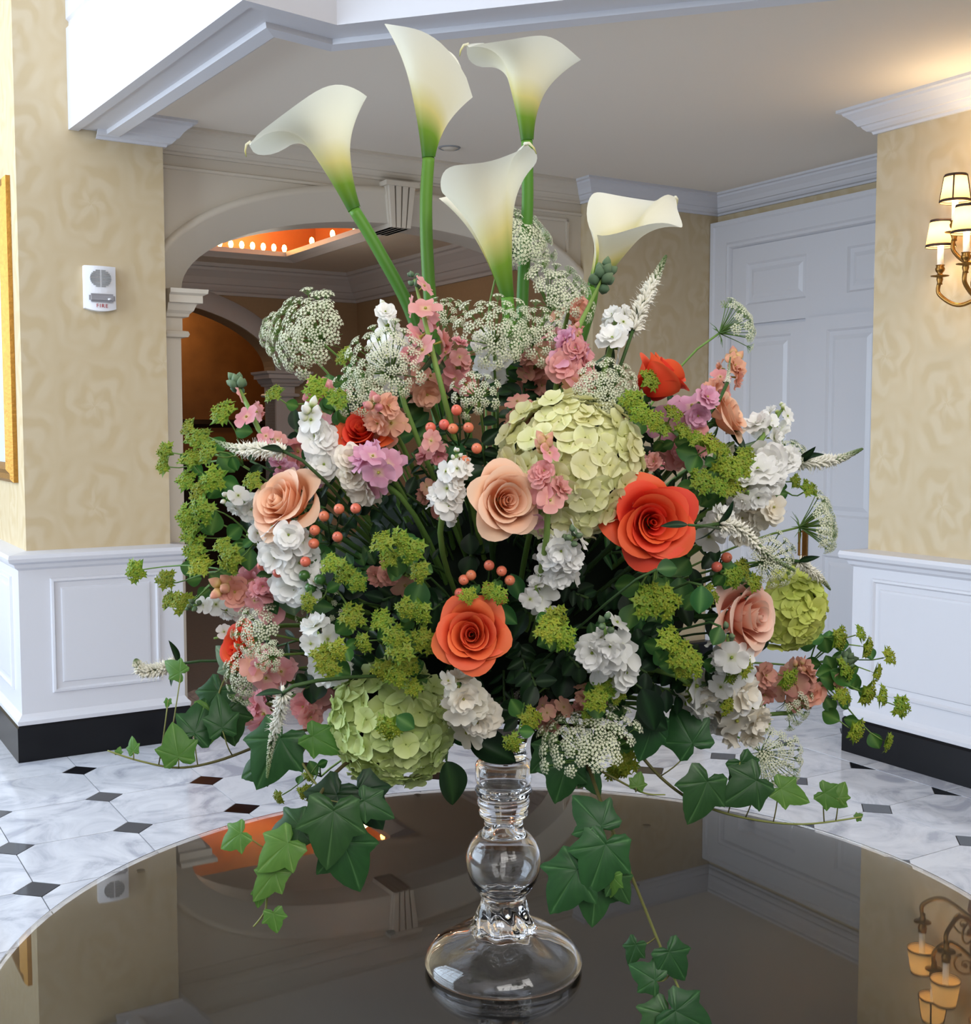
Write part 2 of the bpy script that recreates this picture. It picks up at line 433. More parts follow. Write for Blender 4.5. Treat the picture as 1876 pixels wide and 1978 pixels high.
crown = [(0, 2.835), (0.014, 2.835), (0.018, 2.846), (0.034, 2.85), (0.046, 2.862), (0.052, 2.872), (0.062, 2.874), (0.078, 2.898), (0.1, 2.918), (0.108, 2.924), (0.112, 2.934), (0.13, 2.937), (0.13, ZC)]
struct('trim_8', sweep(MB(), [(1.67, AV0), (4.2, AV0)], crown), 'cream_paint')  # white crown run; the cream stands for the shade on it
struct('trim_9', sweep(MB(), [(1.36, WP), (1.67, WP), (1.67, AV0)], crown), 'white_paint')
struct('trim_2', sweep(MB(), [(4.2, AV0), (4.2, WP), (5.17, WP), (5.17, 3.71), (4.35, 3.71), (4.35, 0.9)], crown), 'white_paint')
wains = [(0, 0.15), (0.066, 0.168), (0.068, 0.186), (0.055, 0.2), (0.045, 0.215), (0.045, 0.872), (0.06, 0.884), (0.066, 0.9), (0.09, 0.912), (0.095, 0.928), (0.09, 0.945), (0.05, 0.95), (0.0, 0.955)]
base = [(0.07, 0.0), (0.07, 0.155), (0.062, 0.165), (0.0, 0.165)]
LP = [(1.01, 9.0), (1.01, WP), (1.67, WP), (1.67, 5.76)]
RP = [(4.8, 3.71), (4.35, 3.71), (4.35, -2.5)]
def panel(mb, face, pos, a0, a1, z0, z1, rings):
    def q(a, z, o): return (a, pos - o, z) if face == 'v' else (pos - o, a, z)
    b = len(mb.v)
    for ins, o in rings:
        s = 1 if a1 > a0 else -1
        for a, z in ((a0 + s * ins, z0 + ins), (a1 - s * ins, z0 + ins), (a1 - s * ins, z1 - ins), (a0 + s * ins, z1 - ins)):
            mb.v.append(q(a, z, o)); mb.c.append(0.5)
    for k in range(len(rings) - 1):
        for i in range(4):
            j = (i + 1) % 4; mb.f.append((b + k * 4 + i, b + k * 4 + j, b + k * 4 + 4 + j, b + k * 4 + 4 + i))
    k = len(rings) - 1; mb.f.append(tuple(b + k * 4 + i for i in range(4)))
PR = [(0, 0), (0.004, 0.012), (0.014, 0.014), (0.022, 0.004), (0.045, 0.003), (0.05, 0.011), (0.06, 0.012)]
w1 = struct('trim_3', sweep(MB(), LP, wains), 'white_paint')
mb = MB(); panel(mb, 'v', WP - 0.045, 1.10, 1.60, 0.30, 0.83, PR); part('raised_panel', mk('raised_panel', mb, 'white_paint', False), w1, ROOM)
mb = MB(); panel(mb, 'u', 1.01 - 0.045, 6.9, 5.76, 0.30, 0.83, PR); part('raised_panel', mk('raised_panel', mb, 'white_paint', False), w1, ROOM)
w2 = struct('trim_4', sweep(MB(), RP, wains), 'white_paint')
for a1, a0 in ((2.70, 3.64), (1.60, 2.55), (0.5, 1.45)):
    mb = MB(); panel(mb, 'u', 4.35 - 0.045, a0, a1, 0.30, 0.83, PR); part('raised_panel', mk('raised_panel', mb, 'white_paint', False), w2, ROOM)
struct('baseboard_left', sweep(MB(), LP, base), 'black_base')
struct('baseboard_right', sweep(MB(), RP, base), 'black_base')
struct('baseboard_back', sweep(MB(), [(4.2, WP), (5.17, WP)], base), 'black_base')

# ================================================================== double door with panelled head
dr = struct('door_1', MB().box((5.135, 4.21, 0.0), (5.17, 5.44, 2.61)), 'white_paint')
cs = MB()
prof = [(0, 0), (0.02, 0.036), (0.035, 0.04), (0.05, 0.03), (0.15, 0.028), (0.16, 0.04), (0.185, 0.04), (0.19, 0.0)]
def casing(mb, a0, a1, z1, pos):
    b = len(mb.v)
    for w, o in prof:
        for a, z in ((a0 + w, 0.0), (a0 + w, z1 + w), (a1 - w, z1 + w), (a1 - w, 0.0)):
            pass
    n = len(prof)
    for k, (a, z, da, dz) in enumerate(((a0, 0.0, 1, 0), (a0, z1, 1, 1), (a1, z1, -1, 1), (a1, 0.0, -1, 0))):
        for w, o in prof: mb.v.append((pos - 0.035 - o * 0.8, a + da * w, z + dz * w)); mb.c.append(0.5)
    for k in range(3):
        for q in range(n - 1): mb.f.append((b + k * n + q, b + k * n + q + 1, b + (k + 1) * n + q + 1, b + (k + 1) * n + q))
casing(cs, 5.455, 4.19, 2.6, 5.17)
part('casing', mk('casing', cs, 'white_paint', False), dr, ROOM)
DP = [(0, 0.0), (0.012, -0.012), (0.035, -0.013), (0.06, -0.004), (0.07, -0.004)]
def leafdoor(name, a0, a1, z0, z1, panels, o):
    """Slab with recessed, raised-field panels, built on the wall of the door."""
    mb = MB(); pos = 5.135 - o; cuts = panels
    zs = sorted({z0, z1} | {z for p in cuts for z in p[2:]}); as_ = sorted({a0, a1} | {a for p in cuts for a in p[:2]})
    for i in range(len(as_) - 1):
        for k in range(len(zs) - 1):
            ca, cz = (as_[i] + as_[i + 1]) / 2, (zs[k] + zs[k + 1]) / 2
            if any(min(p[0], p[1]) < ca < max(p[0], p[1]) and p[2] < cz < p[3] for p in cuts): continue
            mb.add([(pos, as_[i + 1], zs[k]), (pos, as_[i], zs[k]), (pos, as_[i], zs[k + 1]), (pos, as_[i + 1], zs[k + 1])], [(0, 1, 2, 3)])
    mb.add([(pos, a0, z0), (pos, a1, z0), (pos, a1, z1), (pos, a0, z1), (5.135, a0, z0), (5.135, a1, z0), (5.135, a1, z1), (5.135, a0, z1)],
           [(0, 4, 5, 1), (1, 5, 6, 2), (2, 6, 7, 3), (3, 7, 4, 0)])
    d = part(name, mk(name, mb, 'white_paint', False), dr, ROOM)
    for p in panels:
        q = MB(); panel(q, 'u', pos, max(p[:2]), min(p[:2]), p[2], p[3], DP)
        part('door_panel', mk('door_panel', q, 'white_paint', False), d, ROOM)
    return d
leafdoor('door_head', 4.2, 5.45, 2.14, 2.605, [(5.33, 4.85, 2.255, 2.505), (4.79 - 0.24, 4.31, 2.255, 2.505)], 0.02)
l1 = leafdoor('door_leaf', 4.826, 5.443, 0.01, 2.12, [(5.33, 4.95, 1.02, 2.06), (5.33, 4.95, 0.2, 0.80)], 0.03)
l2 = leafdoor('door_leaf', 4.205, 4.818, 0.01, 2.138, [(4.66, 4.32, 1.02, 2.06), (4.66, 4.32, 0.2, 0.80)], 0.05)
hb = MB().box((5.07, 4.765, 0.72), (5.082, 4.80, 0.98)); hb.tube([(5.075, 4.782, 0.78), (5.03, 4.782, 0.79), (5.03, 4.782, 0.92), (5.075, 4.782, 0.93)], 0.008, 8)
part('door_pull', mk('door_pull', hb, 'brass', False, 0.002), l2, ROOM)

# ================================================================== room beyond the arch
struct('wall_beyond_side', MB().box((4.88, 5.99, 0), (5.0, 10.4, ZC)), 'back_wall')
BA, BAA, BAB, BSP, BV = 2.62, 1.42, 0.62, 2.03, 10.3
mb = MB()
for k in range(NA):
    t0, t1 = PI - PI * k / NA, PI - PI * (k + 1) / NA
    x0, z0, x1, z1 = BA + BAA * math.cos(t0), BSP + BAB * math.sin(t0), BA + BAA * math.cos(t1), BSP + BAB * math.sin(t1)
    mb.add([(x0, BV, z0), (x1, BV, z1), (x1, BV, ZC), (x0, BV, ZC)], [(0, 1, 2, 3)])
    mb.add([(x0, BV, z0), (x1, BV, z1), (x1, BV + 0.25, z1), (x0, BV + 0.25, z0)], [(3, 2, 1, 0)])
mb.box((BA + BAA, BV, 0), (5.0, BV + 0.25, ZC)); mb.box((1.1, BV, 0), (BA - BAA, BV + 0.25, ZC))
wb = struct('wall_beyond', mb, 'back_wall')
mb = MB()
for k in range(NA):
    t0, t1 = PI - PI * k / NA, PI - PI * (k + 1) / NA
    q = []
    for t in (t0, t1):
        for e in (0.0, 0.18): q.append((BA + (BAA + e) * math.cos(t), BV - 0.03, BSP + (BAB + e) * math.sin(t)))
    mb.add([q[0], q[2], q[3], q[1]], [(0, 1, 2, 3)])
    mb.add([q[1], q[3], (q[3][0], BV, q[3][2]), (q[1][0], BV, q[1][2])], [(0, 1, 2, 3)])
part('archivolt', mk('archivolt', mb, 'white_paint'), wb, ROOM)
part('pilaster', mk('pilaster', MB().box((BA + BAA, BV - 0.04, 0.0), (BA + BAA + 0.17, BV + 0.25, BSP - 0.12)), 'white_paint', False, 0.004), wb, ROOM)
cp2 = [(o * 1.3, z - 2.185 + BSP) for o, z in cap]
part('capital', mk('capital', sweep(MB(), [(BA + BAA, BV + 0.24), (BA + BAA, BV - 0.04), (BA + BAA + 0.17, BV - 0.04), (BA + BAA + 0.17, BV)], [(o, z) for o, z in cp2]), 'white_paint', False), wb, ROOM)
struct('trim_5', sweep(MB(), [(1.2, BV), (4.88, BV), (4.88, 6.0)], [(o * 1.6, ZC - (ZC - z) * 2.2) for o, z in crown]), 'white_paint')
# coffered ceiling with a row of small bulbs on its ledge
CU, CV = 3.78, 9.32
mb = MB().box((1.1, CV, ZC), (5.0, 10.6, ZC + 0.02)).box((CU, 5.98, ZC), (5.0, CV, ZC + 0.02)).box((1.1, 5.98, ZC), (CU, 7.45, ZC + 0.02))
bc = struct('ceiling_beyond', mb, 'ceiling_paint')
mb = MB().box((1.1, 7.4, 3.42), (CU + 0.5, CV + 0.5, 3.5))
mb.add([(1.1, CV + 0.45, ZC + 0.02), (CU + 0.45, CV + 0.45, ZC + 0.02), (CU + 0.45, CV + 0.45, 3.45), (1.1, CV + 0.45, 3.45)], [(0, 1, 2, 3)])
mb.add([(CU + 0.45, CV + 0.45, ZC + 0.02), (CU + 0.45, 7.4, ZC + 0.02), (CU + 0.45, 7.4, 3.45), (CU + 0.45, CV + 0.45, 3.45)], [(0, 1, 2, 3)])
mb.add([(1.1, 7.42, ZC + 0.02), (CU + 0.45, 7.42, ZC + 0.02), (CU + 0.45, 7.42, 3.45), (1.1, 7.42, 3.45)], [(3, 2, 1, 0)])
part('coffer', mk('coffer', mb, 'coffer_orange', False), bc, ROOM)
lip = [(0.0, ZC + 0.021), (-0.02, ZC + 0.018), (-0.02, ZC - 0.02), (0.05, ZC - 0.035), (0.1, ZC - 0.05), (0.16, ZC - 0.03), (0.2, ZC)]
part('coffer_moulding', mk('coffer_moulding', sweep(MB(), [(CU, 7.45), (CU, CV), (1.2, CV)], lip), 'white_paint', False), bc, ROOM)
plain('bulb_glow', rgb(255, 214, 150), 0.4, emit=(rgb(255, 196, 110), 22.0))
ORD = ['first', 'second', 'third', 'fourth', 'fifth', 'sixth', 'seventh', 'eighth', 'ninth']
bulb_me = mk('cove_bulb', MB().ball((0, 0, 0), 0.022, 0.5, (1, 1, 1.5)), 'bulb_glow')
for k in range(9):
    o = part('cove_bulb', bulb_me, None, ROOM @ Matrix.Translation((3.76 - k * 0.092, CV + 0.01, ZC + 0.05)))
    tag(o, ORD[k] + ' glowing bulb from the corner along the far edge of the orange ceiling recess', 'bulb', 'bulbs along the far edge of the ceiling recess')
for k in range(4):
    o = part('cove_bulb', bulb_me, None, ROOM @ Matrix.Translation((CU + 0.02, 8.85 - k * 0.4, ZC + 0.05)))
    tag(o, ORD[k] + ' small bulb from the corner on the right edge of the orange ceiling recess', 'bulb', 'bulbs along the right edge of the ceiling recess')
def plamp(name, u, v, z, e, col, r=0.05):
    d = bpy.data.lights.new(name, 'POINT'); d.energy = e; d.color = col; d.shadow_soft_size = r
    o = bpy.data.objects.new(name, d); COL.objects.link(o); o.location = uvw(u, v, z); return o
for u, v in ((3.5, 9.5), (2.5, 9.5), (4.0, 8.4)): plamp('cove_bulb_light', u, v, ZC + 0.2, 5.5, (1.0, 0.62, 0.32), 0.05)
# brown room behind the far arch
struct('wall_brown_room', MB().box((-0.5, 12.6, 0), (6.0, 12.7, 3.2)).box((5.0, 10.5, 0), (5.1, 12.7, 3.2)), 'brown_wallpaper')
struct('ceiling_brown_room', MB().box((-0.5, 10.5, 3.1), (6.0, 12.7, 3.2)), 'ceiling_paint')
struct('trim_6', sweep(MB(), [(-0.5, 12.6), (5.0, 12.6)], [(0, 1.52), (0.03, 1.53), (0.04, 1.56), (0.02, 1.6), (0, 1.61)]), 'dark_wood')
struct('trim_7', MB().box((-0.5, 12.52, 0.0), (5.0, 12.6, 1.15)), 'dark_wood')
plamp('brown_room_light', 3.55, 12.1, 2.6, 16, (1.0, 0.7, 0.4), 0.08)  # unseen lamp without a fitting, lights the brown wall
plamp('hall_fill_light', 3.2, 8.2, 2.5, 14, (1.0, 0.86, 0.7), 0.15)  # unseen fill light without a fitting, brightens the hall walls

# ================================================================== foyer shell on the camera's side with its windows
def window_wall(name, face, pos, a0, a1, wa0, wa1, z0, z1):
    th = 0.25; mb = MB()
    def bx(x0, x1, za, zb):
        if face == 'u': mb.box((pos - th, x0, za), (pos, x1, zb))
        else: mb.box((x0, pos - th, za), (x1, pos, zb))
    bx(a0, wa0, 0, 5.6); bx(wa1, a1, 0, 5.6); bx(wa0, wa1, 0, z0); bx(wa0, wa1, z1, 5.6)
    struct(name, mb, 'white_paint')
    fr = MB(); n = 5
    def bar(x0, x1, za, zb):
        if face == 'u': fr.box((pos - 0.1, x0, za), (pos - 0.04, x1, zb))
        else: fr.box((x0, pos - 0.1, za), (x1, pos - 0.04, zb))
    for i in range(n + 1):
        x = wa0 + (wa1 - wa0) * i / n; bar(x - 0.03, x + 0.03, z0, z1)
    for k in range(6):
        z = z0 + (z1 - z0) * k / 5; bar(wa0, wa1, z - 0.025, z + 0.025)
    return fr
struct('window_1', window_wall('wall_foyer_left', 'u', -3.0, -2.8, 9.2, 2.5, 8.0, 0.9, 5.0), 'white_paint')
struct('window_2', window_wall('wall_foyer_front', 'v', -2.5, -3.2, 4.4, -2.6, 1.8, 2.6, 5.4), 'white_paint')
struct('wall_foyer_back', MB().box((-3.2, 9.0, 0), (1.2, 9.2, 5.6)), 'damask_wallpaper')

# ================================================================== picture, alarm, ceiling fitting
plain('picture_mat', rgb(196, 206, 222), 0.6, var=0.15, bscale=5)
t = thing('picture_frame', 'gilt wooden picture frame on the sunlit wall at the far left', 'picture frame', uvw(1.0, 6.6, 1.28))
mb = MB(); PX, a0, a1, z0, z1 = 1.01, 7.6, 5.79, 1.26, 2.66
panel(mb, 'u', PX, a0, a1, z0, z1, [(0, 0.0), (0.0, 0.02), (0.015, 0.035), (0.04, 0.03), (0.06, 0.045), (0.075, 0.03), (0.09, 0.012)]); mb.f.pop()
part('frame', mk('frame', mb, 'gilt', False), t, ROOM)
part('picture', mk('picture', MB().box((PX - 0.011, a1 + 0.09, z0 + 0.09), (PX - 0.002, a0 - 0.09, z1 - 0.09)), 'picture_mat', False), t, ROOM)
plain('alarm_white', rgb(232, 232, 236), 0.35); plain('alarm_grille', rgb(150, 150, 150), 0.6); plain('alarm_lens', rgb(150, 147, 150), 0.1, coat=0.6)
plain('alarm_red', rgb(170, 40, 48), 0.5)
t = thing('fire_alarm', 'white wall-mounted fire alarm with speaker grille and strobe', 'fire alarm', uvw(1.36, 5.64, 2.06))
a0, a1, z0, z1 = 1.287, 1.428, 2.062, 2.255
def curv(a): return 0.035 + 0.012 * (1 - ((a - 1.3575) / 0.0705) ** 2)
mb = MB(); NB = 10
prof_b = []
for i in range(NB + 1):
    a = a0 + (a1 - a0) * i / NB; zb = z0 - 0.012 * (1 - ((a - 1.3575) / 0.0705) ** 2)
    prof_b.append((a, WP - curv(a), zb))
for (A, B) in zip(prof_b[:-1], prof_b[1:]):
    mb.add([A, B, (B[0], B[1], z1), (A[0], A[1], z1)], [(0, 1, 2, 3)])
    mb.add([A, B, (B[0], WP, B[2]), (A[0], WP, A[2])], [(3, 2, 1, 0)])
    mb.add([(A[0], A[1], z1), (B[0], B[1], z1), (B[0], WP, z1), (A[0], WP, z1)], [(0, 1, 2, 3)])
for A in (prof_b[0], prof_b[-1]): mb.add([A, (A[0], A[1], z1), (A[0], WP, z1), (A[0], WP, A[2])], [(0, 1, 2, 3)])
part('housing', mk('housing', mb, 'alarm_white', False), t, ROOM)
mb = MB()
for s in (-1, 1):
    for k in range(11):
        dz = -0.036 + k * 0.0072; hw = math.sqrt(max(0, 0.04 ** 2 - dz * dz)) * 1.12
        x0, x1 = sorted((1.3575 + s * 0.003, 1.3575 + s * (0.003 + hw)))
        mb.box((x0, WP - 0.0505, 2.196 + dz), (x1, WP - 0.042, 2.196 + dz + 0.0048))
part('speaker_grille', mk('speaker_grille', mb, 'alarm_grille', False), t, ROOM)
ln = part('strobe_lens', mk('strobe_lens', MB().box((1.303, WP - 0.062, 2.09), (1.419, WP - 0.04, 2.128)), 'alarm_lens', False, 0.008), t, ROOM)
part('flash_tube', mk('flash_tube', MB().tube([(1.385, WP - 0.063, 2.103), (1.40, WP - 0.063, 2.106)], 0.004, 8), 'alarm_white'), ln, ROOM)
cu = bpy.data.curves.new('lettering', 'FONT'); cu.body = 'FIRE'; cu.size = 0.024; cu.extrude = 0.0006; cu.space_character = 1.25; cu.align_x = 'CENTER'
tmp = bpy.data.objects.new('lettering', cu); COL.objects.link(tmp)
bpy.context.view_layer.update()
tm = bpy.data.meshes.new_from_object(tmp.evaluated_get(bpy.context.evaluated_depsgraph_get())); bpy.data.objects.remove(tmp); bpy.data.curves.remove(cu)
tm.name = 'lettering'; tm.materials.clear(); tm.materials.append(MATS['alarm_red'])
part('lettering', tm, t, ROOM @ Matrix.Translation((1.3615, WP - 0.0485, 2.066)) @ Matrix.Rotation(PI / 2, 4, 'X'))
t = thing('ceiling_sprinkler', 'small round sprinkler plate set in the ceiling beside the tallest calla', 'sprinkler', uvw(3.07, 5.365, ZC))
part('plate', mk('plate', MB().lathe([(0, -0.012), (0.03, -0.012), (0.034, -0.008), (0.045, -0.004), (0.047, 0)], 24), 'cream_paint'), t, ROOM @ Matrix.Translation((3.07, 5.365, ZC)))
part('rim', mk('rim', MB().lathe([(0.045, -0.002), (0.05, -0.007), (0.056, -0.004), (0.058, 0)], 24), 'alarm_grille'), t, ROOM @ Matrix.Translation((3.07, 5.365, ZC)))

# ================================================================== wall sconce on the right wall
def shade_mat():
    m, n, l, o = new_mat('lamp_shade_silk')
    d = n.new('ShaderNodeBsdfDiffuse'); d.inputs[0].default_value = rgb(190, 164, 120)
    tr = n.new('ShaderNodeBsdfTranslucent'); tr.inputs[0].default_value = rgb(255, 222, 160)
    mx = n.new('ShaderNodeMixShader'); mx.inputs[0].default_value = 0.2
    tc = n.new('ShaderNodeTexCoord'); nz = n.new('ShaderNodeTexNoise'); nz.inputs['Scale'].default_value = 30
    b = n.new('ShaderNodeBump'); b.inputs['Strength'].default_value = 0.1; b.inputs['Distance'].default_value = 0.002
    l.new(tc.outputs['Object'], nz.inputs['Vector']); l.new(nz.outputs['Fac'], b.inputs['Height']); l.new(b.outputs[0], d.inputs['Normal'])
    l.new(d.outputs[0], mx.inputs[1]); l.new(tr.outputs[0], mx.inputs[2]); l.new(mx.outputs[0], o.inputs[0])
shade_mat()
plain('shade_trim', rgb(52, 30, 20), 0.7); plain('candle_white', rgb(236, 230, 216), 0.45)
plain('filament_bulb', rgb(255, 230, 180), 0.3, emit=(rgb(255, 200, 120), 30.0))
SC = (4.35, 3.045, 2.09)
sc = thing('wall_sconce', 'antique brass wall sconce with five small lit shades', 'sconce', uvw(4.34, SC[1], SC[2] - 0.2))
mb = MB(); mb.lathe([(0, 0.034), (0.02, 0.032), (0.03, 0.02), (0.05, 0.016), (0.055, 0.0)], 20)
bpM = ROOM @ Matrix.Translation(SC) @ Matrix.Rotation(-PI / 2, 4, 'Y') @ Matrix.Diagonal((2.4, 1.0, 1.0, 1))
part('back_plate', mk('back_plate', mb, 'brass'), sc, bpM)
mb = MB(); mb.lathe([(0, -0.2), (0.012, -0.19), (0.02, -0.17), (0.01, -0.15), (0.022, -0.11), (0.03, -0.06), (0.014, -0.03), (0.02, 0.0), (0.012, 0.05), (0.018, 0.1), (0.01, 0.15), (0.016, 0.19), (0.004, 0.24), (0, 0.25)], 16)
part('stem', mk('stem', mb, 'brass'), sc, ROOM @ Matrix.Translation((SC[0] - 0.07, SC[1], SC[2])))
def scroll(c, r0, r1, turns, a0, plane, n=26):
    out = []
    for i in range(n + 1):
        t = i / n; a = a0 + turns * 2 * PI * t; r = r0 + (r1 - r0) * t
        out.append((c[0] + plane[0] * r * math.cos(a), c[1] + plane[1] * r * math.cos(a), c[2] + r * math.sin(a)))
    return out
LAMPS = [(0.22, 0.12, 2.145, 1.0), (-0.22, 0.12, 2.145, 1.0), (0.125, 0.16, 2.31, 1.0), (-0.125, 0.16, 2.31, 1.0), (0.0, 0.25, 2.16, 1.0)]
for (dv, du, zc, s) in LAMPS:
    u, v = SC[0] - du, SC[1] + dv                   # cup position; zc = height of the cup
    st = (SC[0] - 0.07, SC[1], zc - 0.07)
    mid = (SC[0] - 0.07 - (du - 0.07) * 0.55, SC[1] + dv * 0.6, zc - 0.125)
    am = MB().tube(spline([st, mid, (u + 0.0, v, zc - 0.075), (u, v, zc - 0.02)], 8), [0.009] * 25, 8)
    arm = part('arm', mk('arm', am, 'brass'), sc, ROOM)
    pl = (-(du - 0.07), dv); ln_ = math.hypot(*pl) or 1; pl = (pl[0] / ln_, pl[1] / ln_)
    scm = MB().tube(scroll((mid[0] * 0.35 + st[0] * 0.65, mid[1] * 0.35 + st[1] * 0.65, zc - 0.035), 0.05, 0.012, 1.25, -PI * 0.4, pl), [0.005 - 0.00009 * i for i in range(27)], 6)
    scm.ball((mid[0] * 0.35 + st[0] * 0.65, mid[1] * 0.35 + st[1] * 0.65, zc - 0.035), 0.011)
    part('scroll', mk('scroll', scm, 'brass'), arm, ROOM)
    T = ROOM @ Matrix.Translation((u, v, zc))
    part('candle_cup', mk('candle_cup', MB().lathe([(0, -0.035), (0.012, -0.034), (0.01, -0.026), (0.014, -0.012), (0.012, -0.004), (0.036, 0.0), (0.038, 0.003), (0.014, 0.006), (0.01, 0.012), (0.018, 0.022), (0.02, 0.032), (0.015, 0.04), (0.019, 0.047), (0.012, 0.047), (0, 0.046)], 16), 'brass'), sc, T)
    part('candle_sleeve', mk('candle_sleeve', MB().lathe([(0.0125, 0.045), (0.0125, 0.15), (0, 0.15)], 16), 'candle_white'), sc, T)
    part('bulb', mk('bulb', MB().ball((0, 0, 0.178), 0.014, 0.5, (1, 1, 1.7), 10, 8), 'filament_bulb'), sc, T)
    sh = part('shade', mk('shade', MB().lathe([(0.06, 0.122), (0.043, 0.232)], 28), 'lamp_shade_silk'), sc, T)
    part('shade_trim', mk('shade_trim', MB().lathe([(0.0615, 0.12), (0.0595, 0.131), (0.0585, 0.131), (0.0605, 0.12), (0.0615, 0.12)], 28), 'shade_trim'), sh, T)
    part('shade_trim', mk('shade_trim', MB().lathe([(0.0452, 0.222), (0.0438, 0.233), (0.0422, 0.233), (0.0438, 0.222), (0.0452, 0.222)], 28), 'shade_trim'), sh, T)
    if zc > 2.3:
        for k in range(4):
            a = k * PI / 2 + 0.5; part('shade_rib', mk('shade_rib', MB().tube([(0.0605 * math.cos(a), 0.0605 * math.sin(a), 0.124), (0.0438 * math.cos(a), 0.0438 * math.sin(a), 0.23)], 0.0035, 5), 'shade_trim'), sh, T)
    lp = plamp('sconce_light', u, v, zc + 0.178, 5.5, (1.0, 0.80, 0.52), 0.03)
for o in [o for o in bpy.data.objects if o.name.startswith('sconce_light')]: pass

# ================================================================== round table with a glass top
TCX, TCY, TR = 0.0574, 1.6826, 0.748
plain('table_wood', rgb(27, 20, 16), 0.35, var=0.35, bscale=9)
plain('bumper_clear', rgb(150, 145, 138), 0.3)
def glass(name, col=(1, 1, 1, 1), ior=1.5, rough=0.0):
    m, n, l, o = new_mat(name)
    g = n.new('ShaderNodeBsdfPrincipled'); g.inputs['Base Color'].default_value = col
    g.inputs['Transmission Weight'].default_value = 1.0; g.inputs['Roughness'].default_value = rough; g.inputs['IOR'].default_value = ior
    l.new(g.outputs[0], o.inputs[0])
    return m
glass('table_glass', (0.88, 0.85, 0.8, 1), 1.38)
glass('vase_glass', (0.985, 0.99, 1.0, 1), 1.46)
tb = thing('round_table', 'round dark wooden pedestal table with a clear glass top', 'table', (TCX, TCY, 0))
TT = Matrix.Translation((TCX, TCY, 0))
part('tabletop', mk('tabletop', MB().lathe([(0, 0.70), (TR - 0.045, 0.70), (TR - 0.012, 0.712), (TR - 0.003, 0.73), (TR - 0.004, 0.746), (TR - 0.008, 0.75), (0, 0.75)], 96), 'table_wood'), tb, TT)
part('glass_top', mk('glass_top', MB().lathe([(0, 0.752), (TR - 0.003, 0.752), (TR, 0.754), (TR, 0.758), (TR - 0.002, 0.76), (0, 0.76)], 128), 'table_glass', False), tb, TT)
part('pedestal', mk('pedestal', MB().lathe([(0, 0.05), (0.1, 0.06), (0.085, 0.1), (0.06, 0.16), (0.075, 0.26), (0.11, 0.36), (0.09, 0.46), (0.06, 0.54), (0.08, 0.62), (0.2, 0.70), (0, 0.70)], 32), 'table_wood'), tb, TT)
for k in range(4):
    a = k * PI / 2 + 0.3
    pts = [(0.05 * math.cos(a), 0.05 * math.sin(a), 0.2), (0.22 * math.cos(a), 0.22 * math.sin(a), 0.16), (0.4 * math.cos(a), 0.4 * math.sin(a), 0.035), (0.46 * math.cos(a), 0.46 * math.sin(a), 0.03)]
    part('foot', mk('foot', MB().tube(spline(pts, 6), [0.045 - 0.001 * i for i in range(19)], 10), 'table_wood'), tb, TT)
bme = mk('bumper', MB().lathe([(0, -0.002), (0.007, -0.002), (0.007, 0.0015), (0, 0.0015)], 14), 'bumper_clear', False)
def on_plane(px, py, z):
    d = ray(px, py); return Vector((0, 0, CAM_Z)) + d * ((z - CAM_Z) / d.z)
for px, py in ((806, 1541), (272, 1688), (755, 1807), (1228, 1715), (1452, 1590), (1250, 1600)):
    q = on_plane(px, py, 0.751); part('bumper', bme, tb, Matrix.Translation(q))

# ================================================================== glass pedestal vase
vz = thing('glass_vase', 'tall clear glass pedestal vase with ball stem and ringed collar', 'vase', (AX, AY, TABLE_Z))
VT = Matrix.Translation((AX, AY, 0))
foot_o = [(0.104, 0.7605), (0.109, 0.763), (0.110, 0.769), (0.107, 0.778), (0.098, 0.789), (0.083, 0.799), (0.066, 0.806), (0.05, 0.812), (0.041, 0.819)]
foot_i = [(0.036, 0.812), (0.046, 0.806), (0.064, 0.800), (0.081, 0.793), (0.096, 0.783), (0.103, 0.774), (0.1045, 0.767), (0.103, 0.7605)]
def waves(a, z):                      # the stem is twisted: eight shallow ribs that turn with height
    k = max(0.0, 1 - abs(z - 0.836) / 0.03); return 1 + 0.10 * min(1, k * 1.6) * math.sin(8 * a + (z - 0.8) * 120)
def ripple(a, r, z):                  # soft radial swells on the foot
    return 0.0042 * math.sin(6 * a + 26 * r) * max(0, 1 - abs(r - 0.070) / 0.034) if r > 0.04 and z < 0.815 else 0
prof_o = foot_o + [(0.039, 0.826), (0.036, 0.834), (0.033, 0.843), (0.0305, 0.852), (0.0295, 0.858), (0.033, 0.864), (0.041, 0.874), (0.0475, 0.886), (0.0515, 0.90), (0.0525, 0.912), (0.0505, 0.925), (0.045, 0.937), (0.037, 0.947), (0.0295, 0.953), (0.027, 0.959), (0.0268, 0.968), (0.0285, 0.973), (0.033, 0.976), (0.0345, 0.981), (0.0328, 0.985), (0.0335, 0.988), (0.0362, 0.992), (0.0362, 0.997), (0.0335, 1.0), (0.0345, 1.003), (0.0392, 1.007), (0.040, 1.012), (0.0375, 1.017), (0.0365, 1.02), (0.038, 1.023), (0.0392, 1.027), (0.0392, 1.047), (0.037, 1.051), (0.034, 1.053)]
NV = 72
mb = MB()
def vring(prof, amp=1.0):
    b = len(mb.v)
    for r, z in prof:
        for i in range(NV):
            a = 2 * PI * i / NV; w = 1 + (waves(a, z) - 1) * amp
            mb.v.append((r * w * math.cos(a), r * w * math.sin(a), z + ripple(a, r, z))); mb.c.append(0.5)
    for k in range(len(prof) - 1):
        for i in range(NV):
            j = (i + 1) % NV; mb.f.append((b + k * NV + i, b + k * NV + j, b + (k + 1) * NV + j, b + (k + 1) * NV + i))
    return b
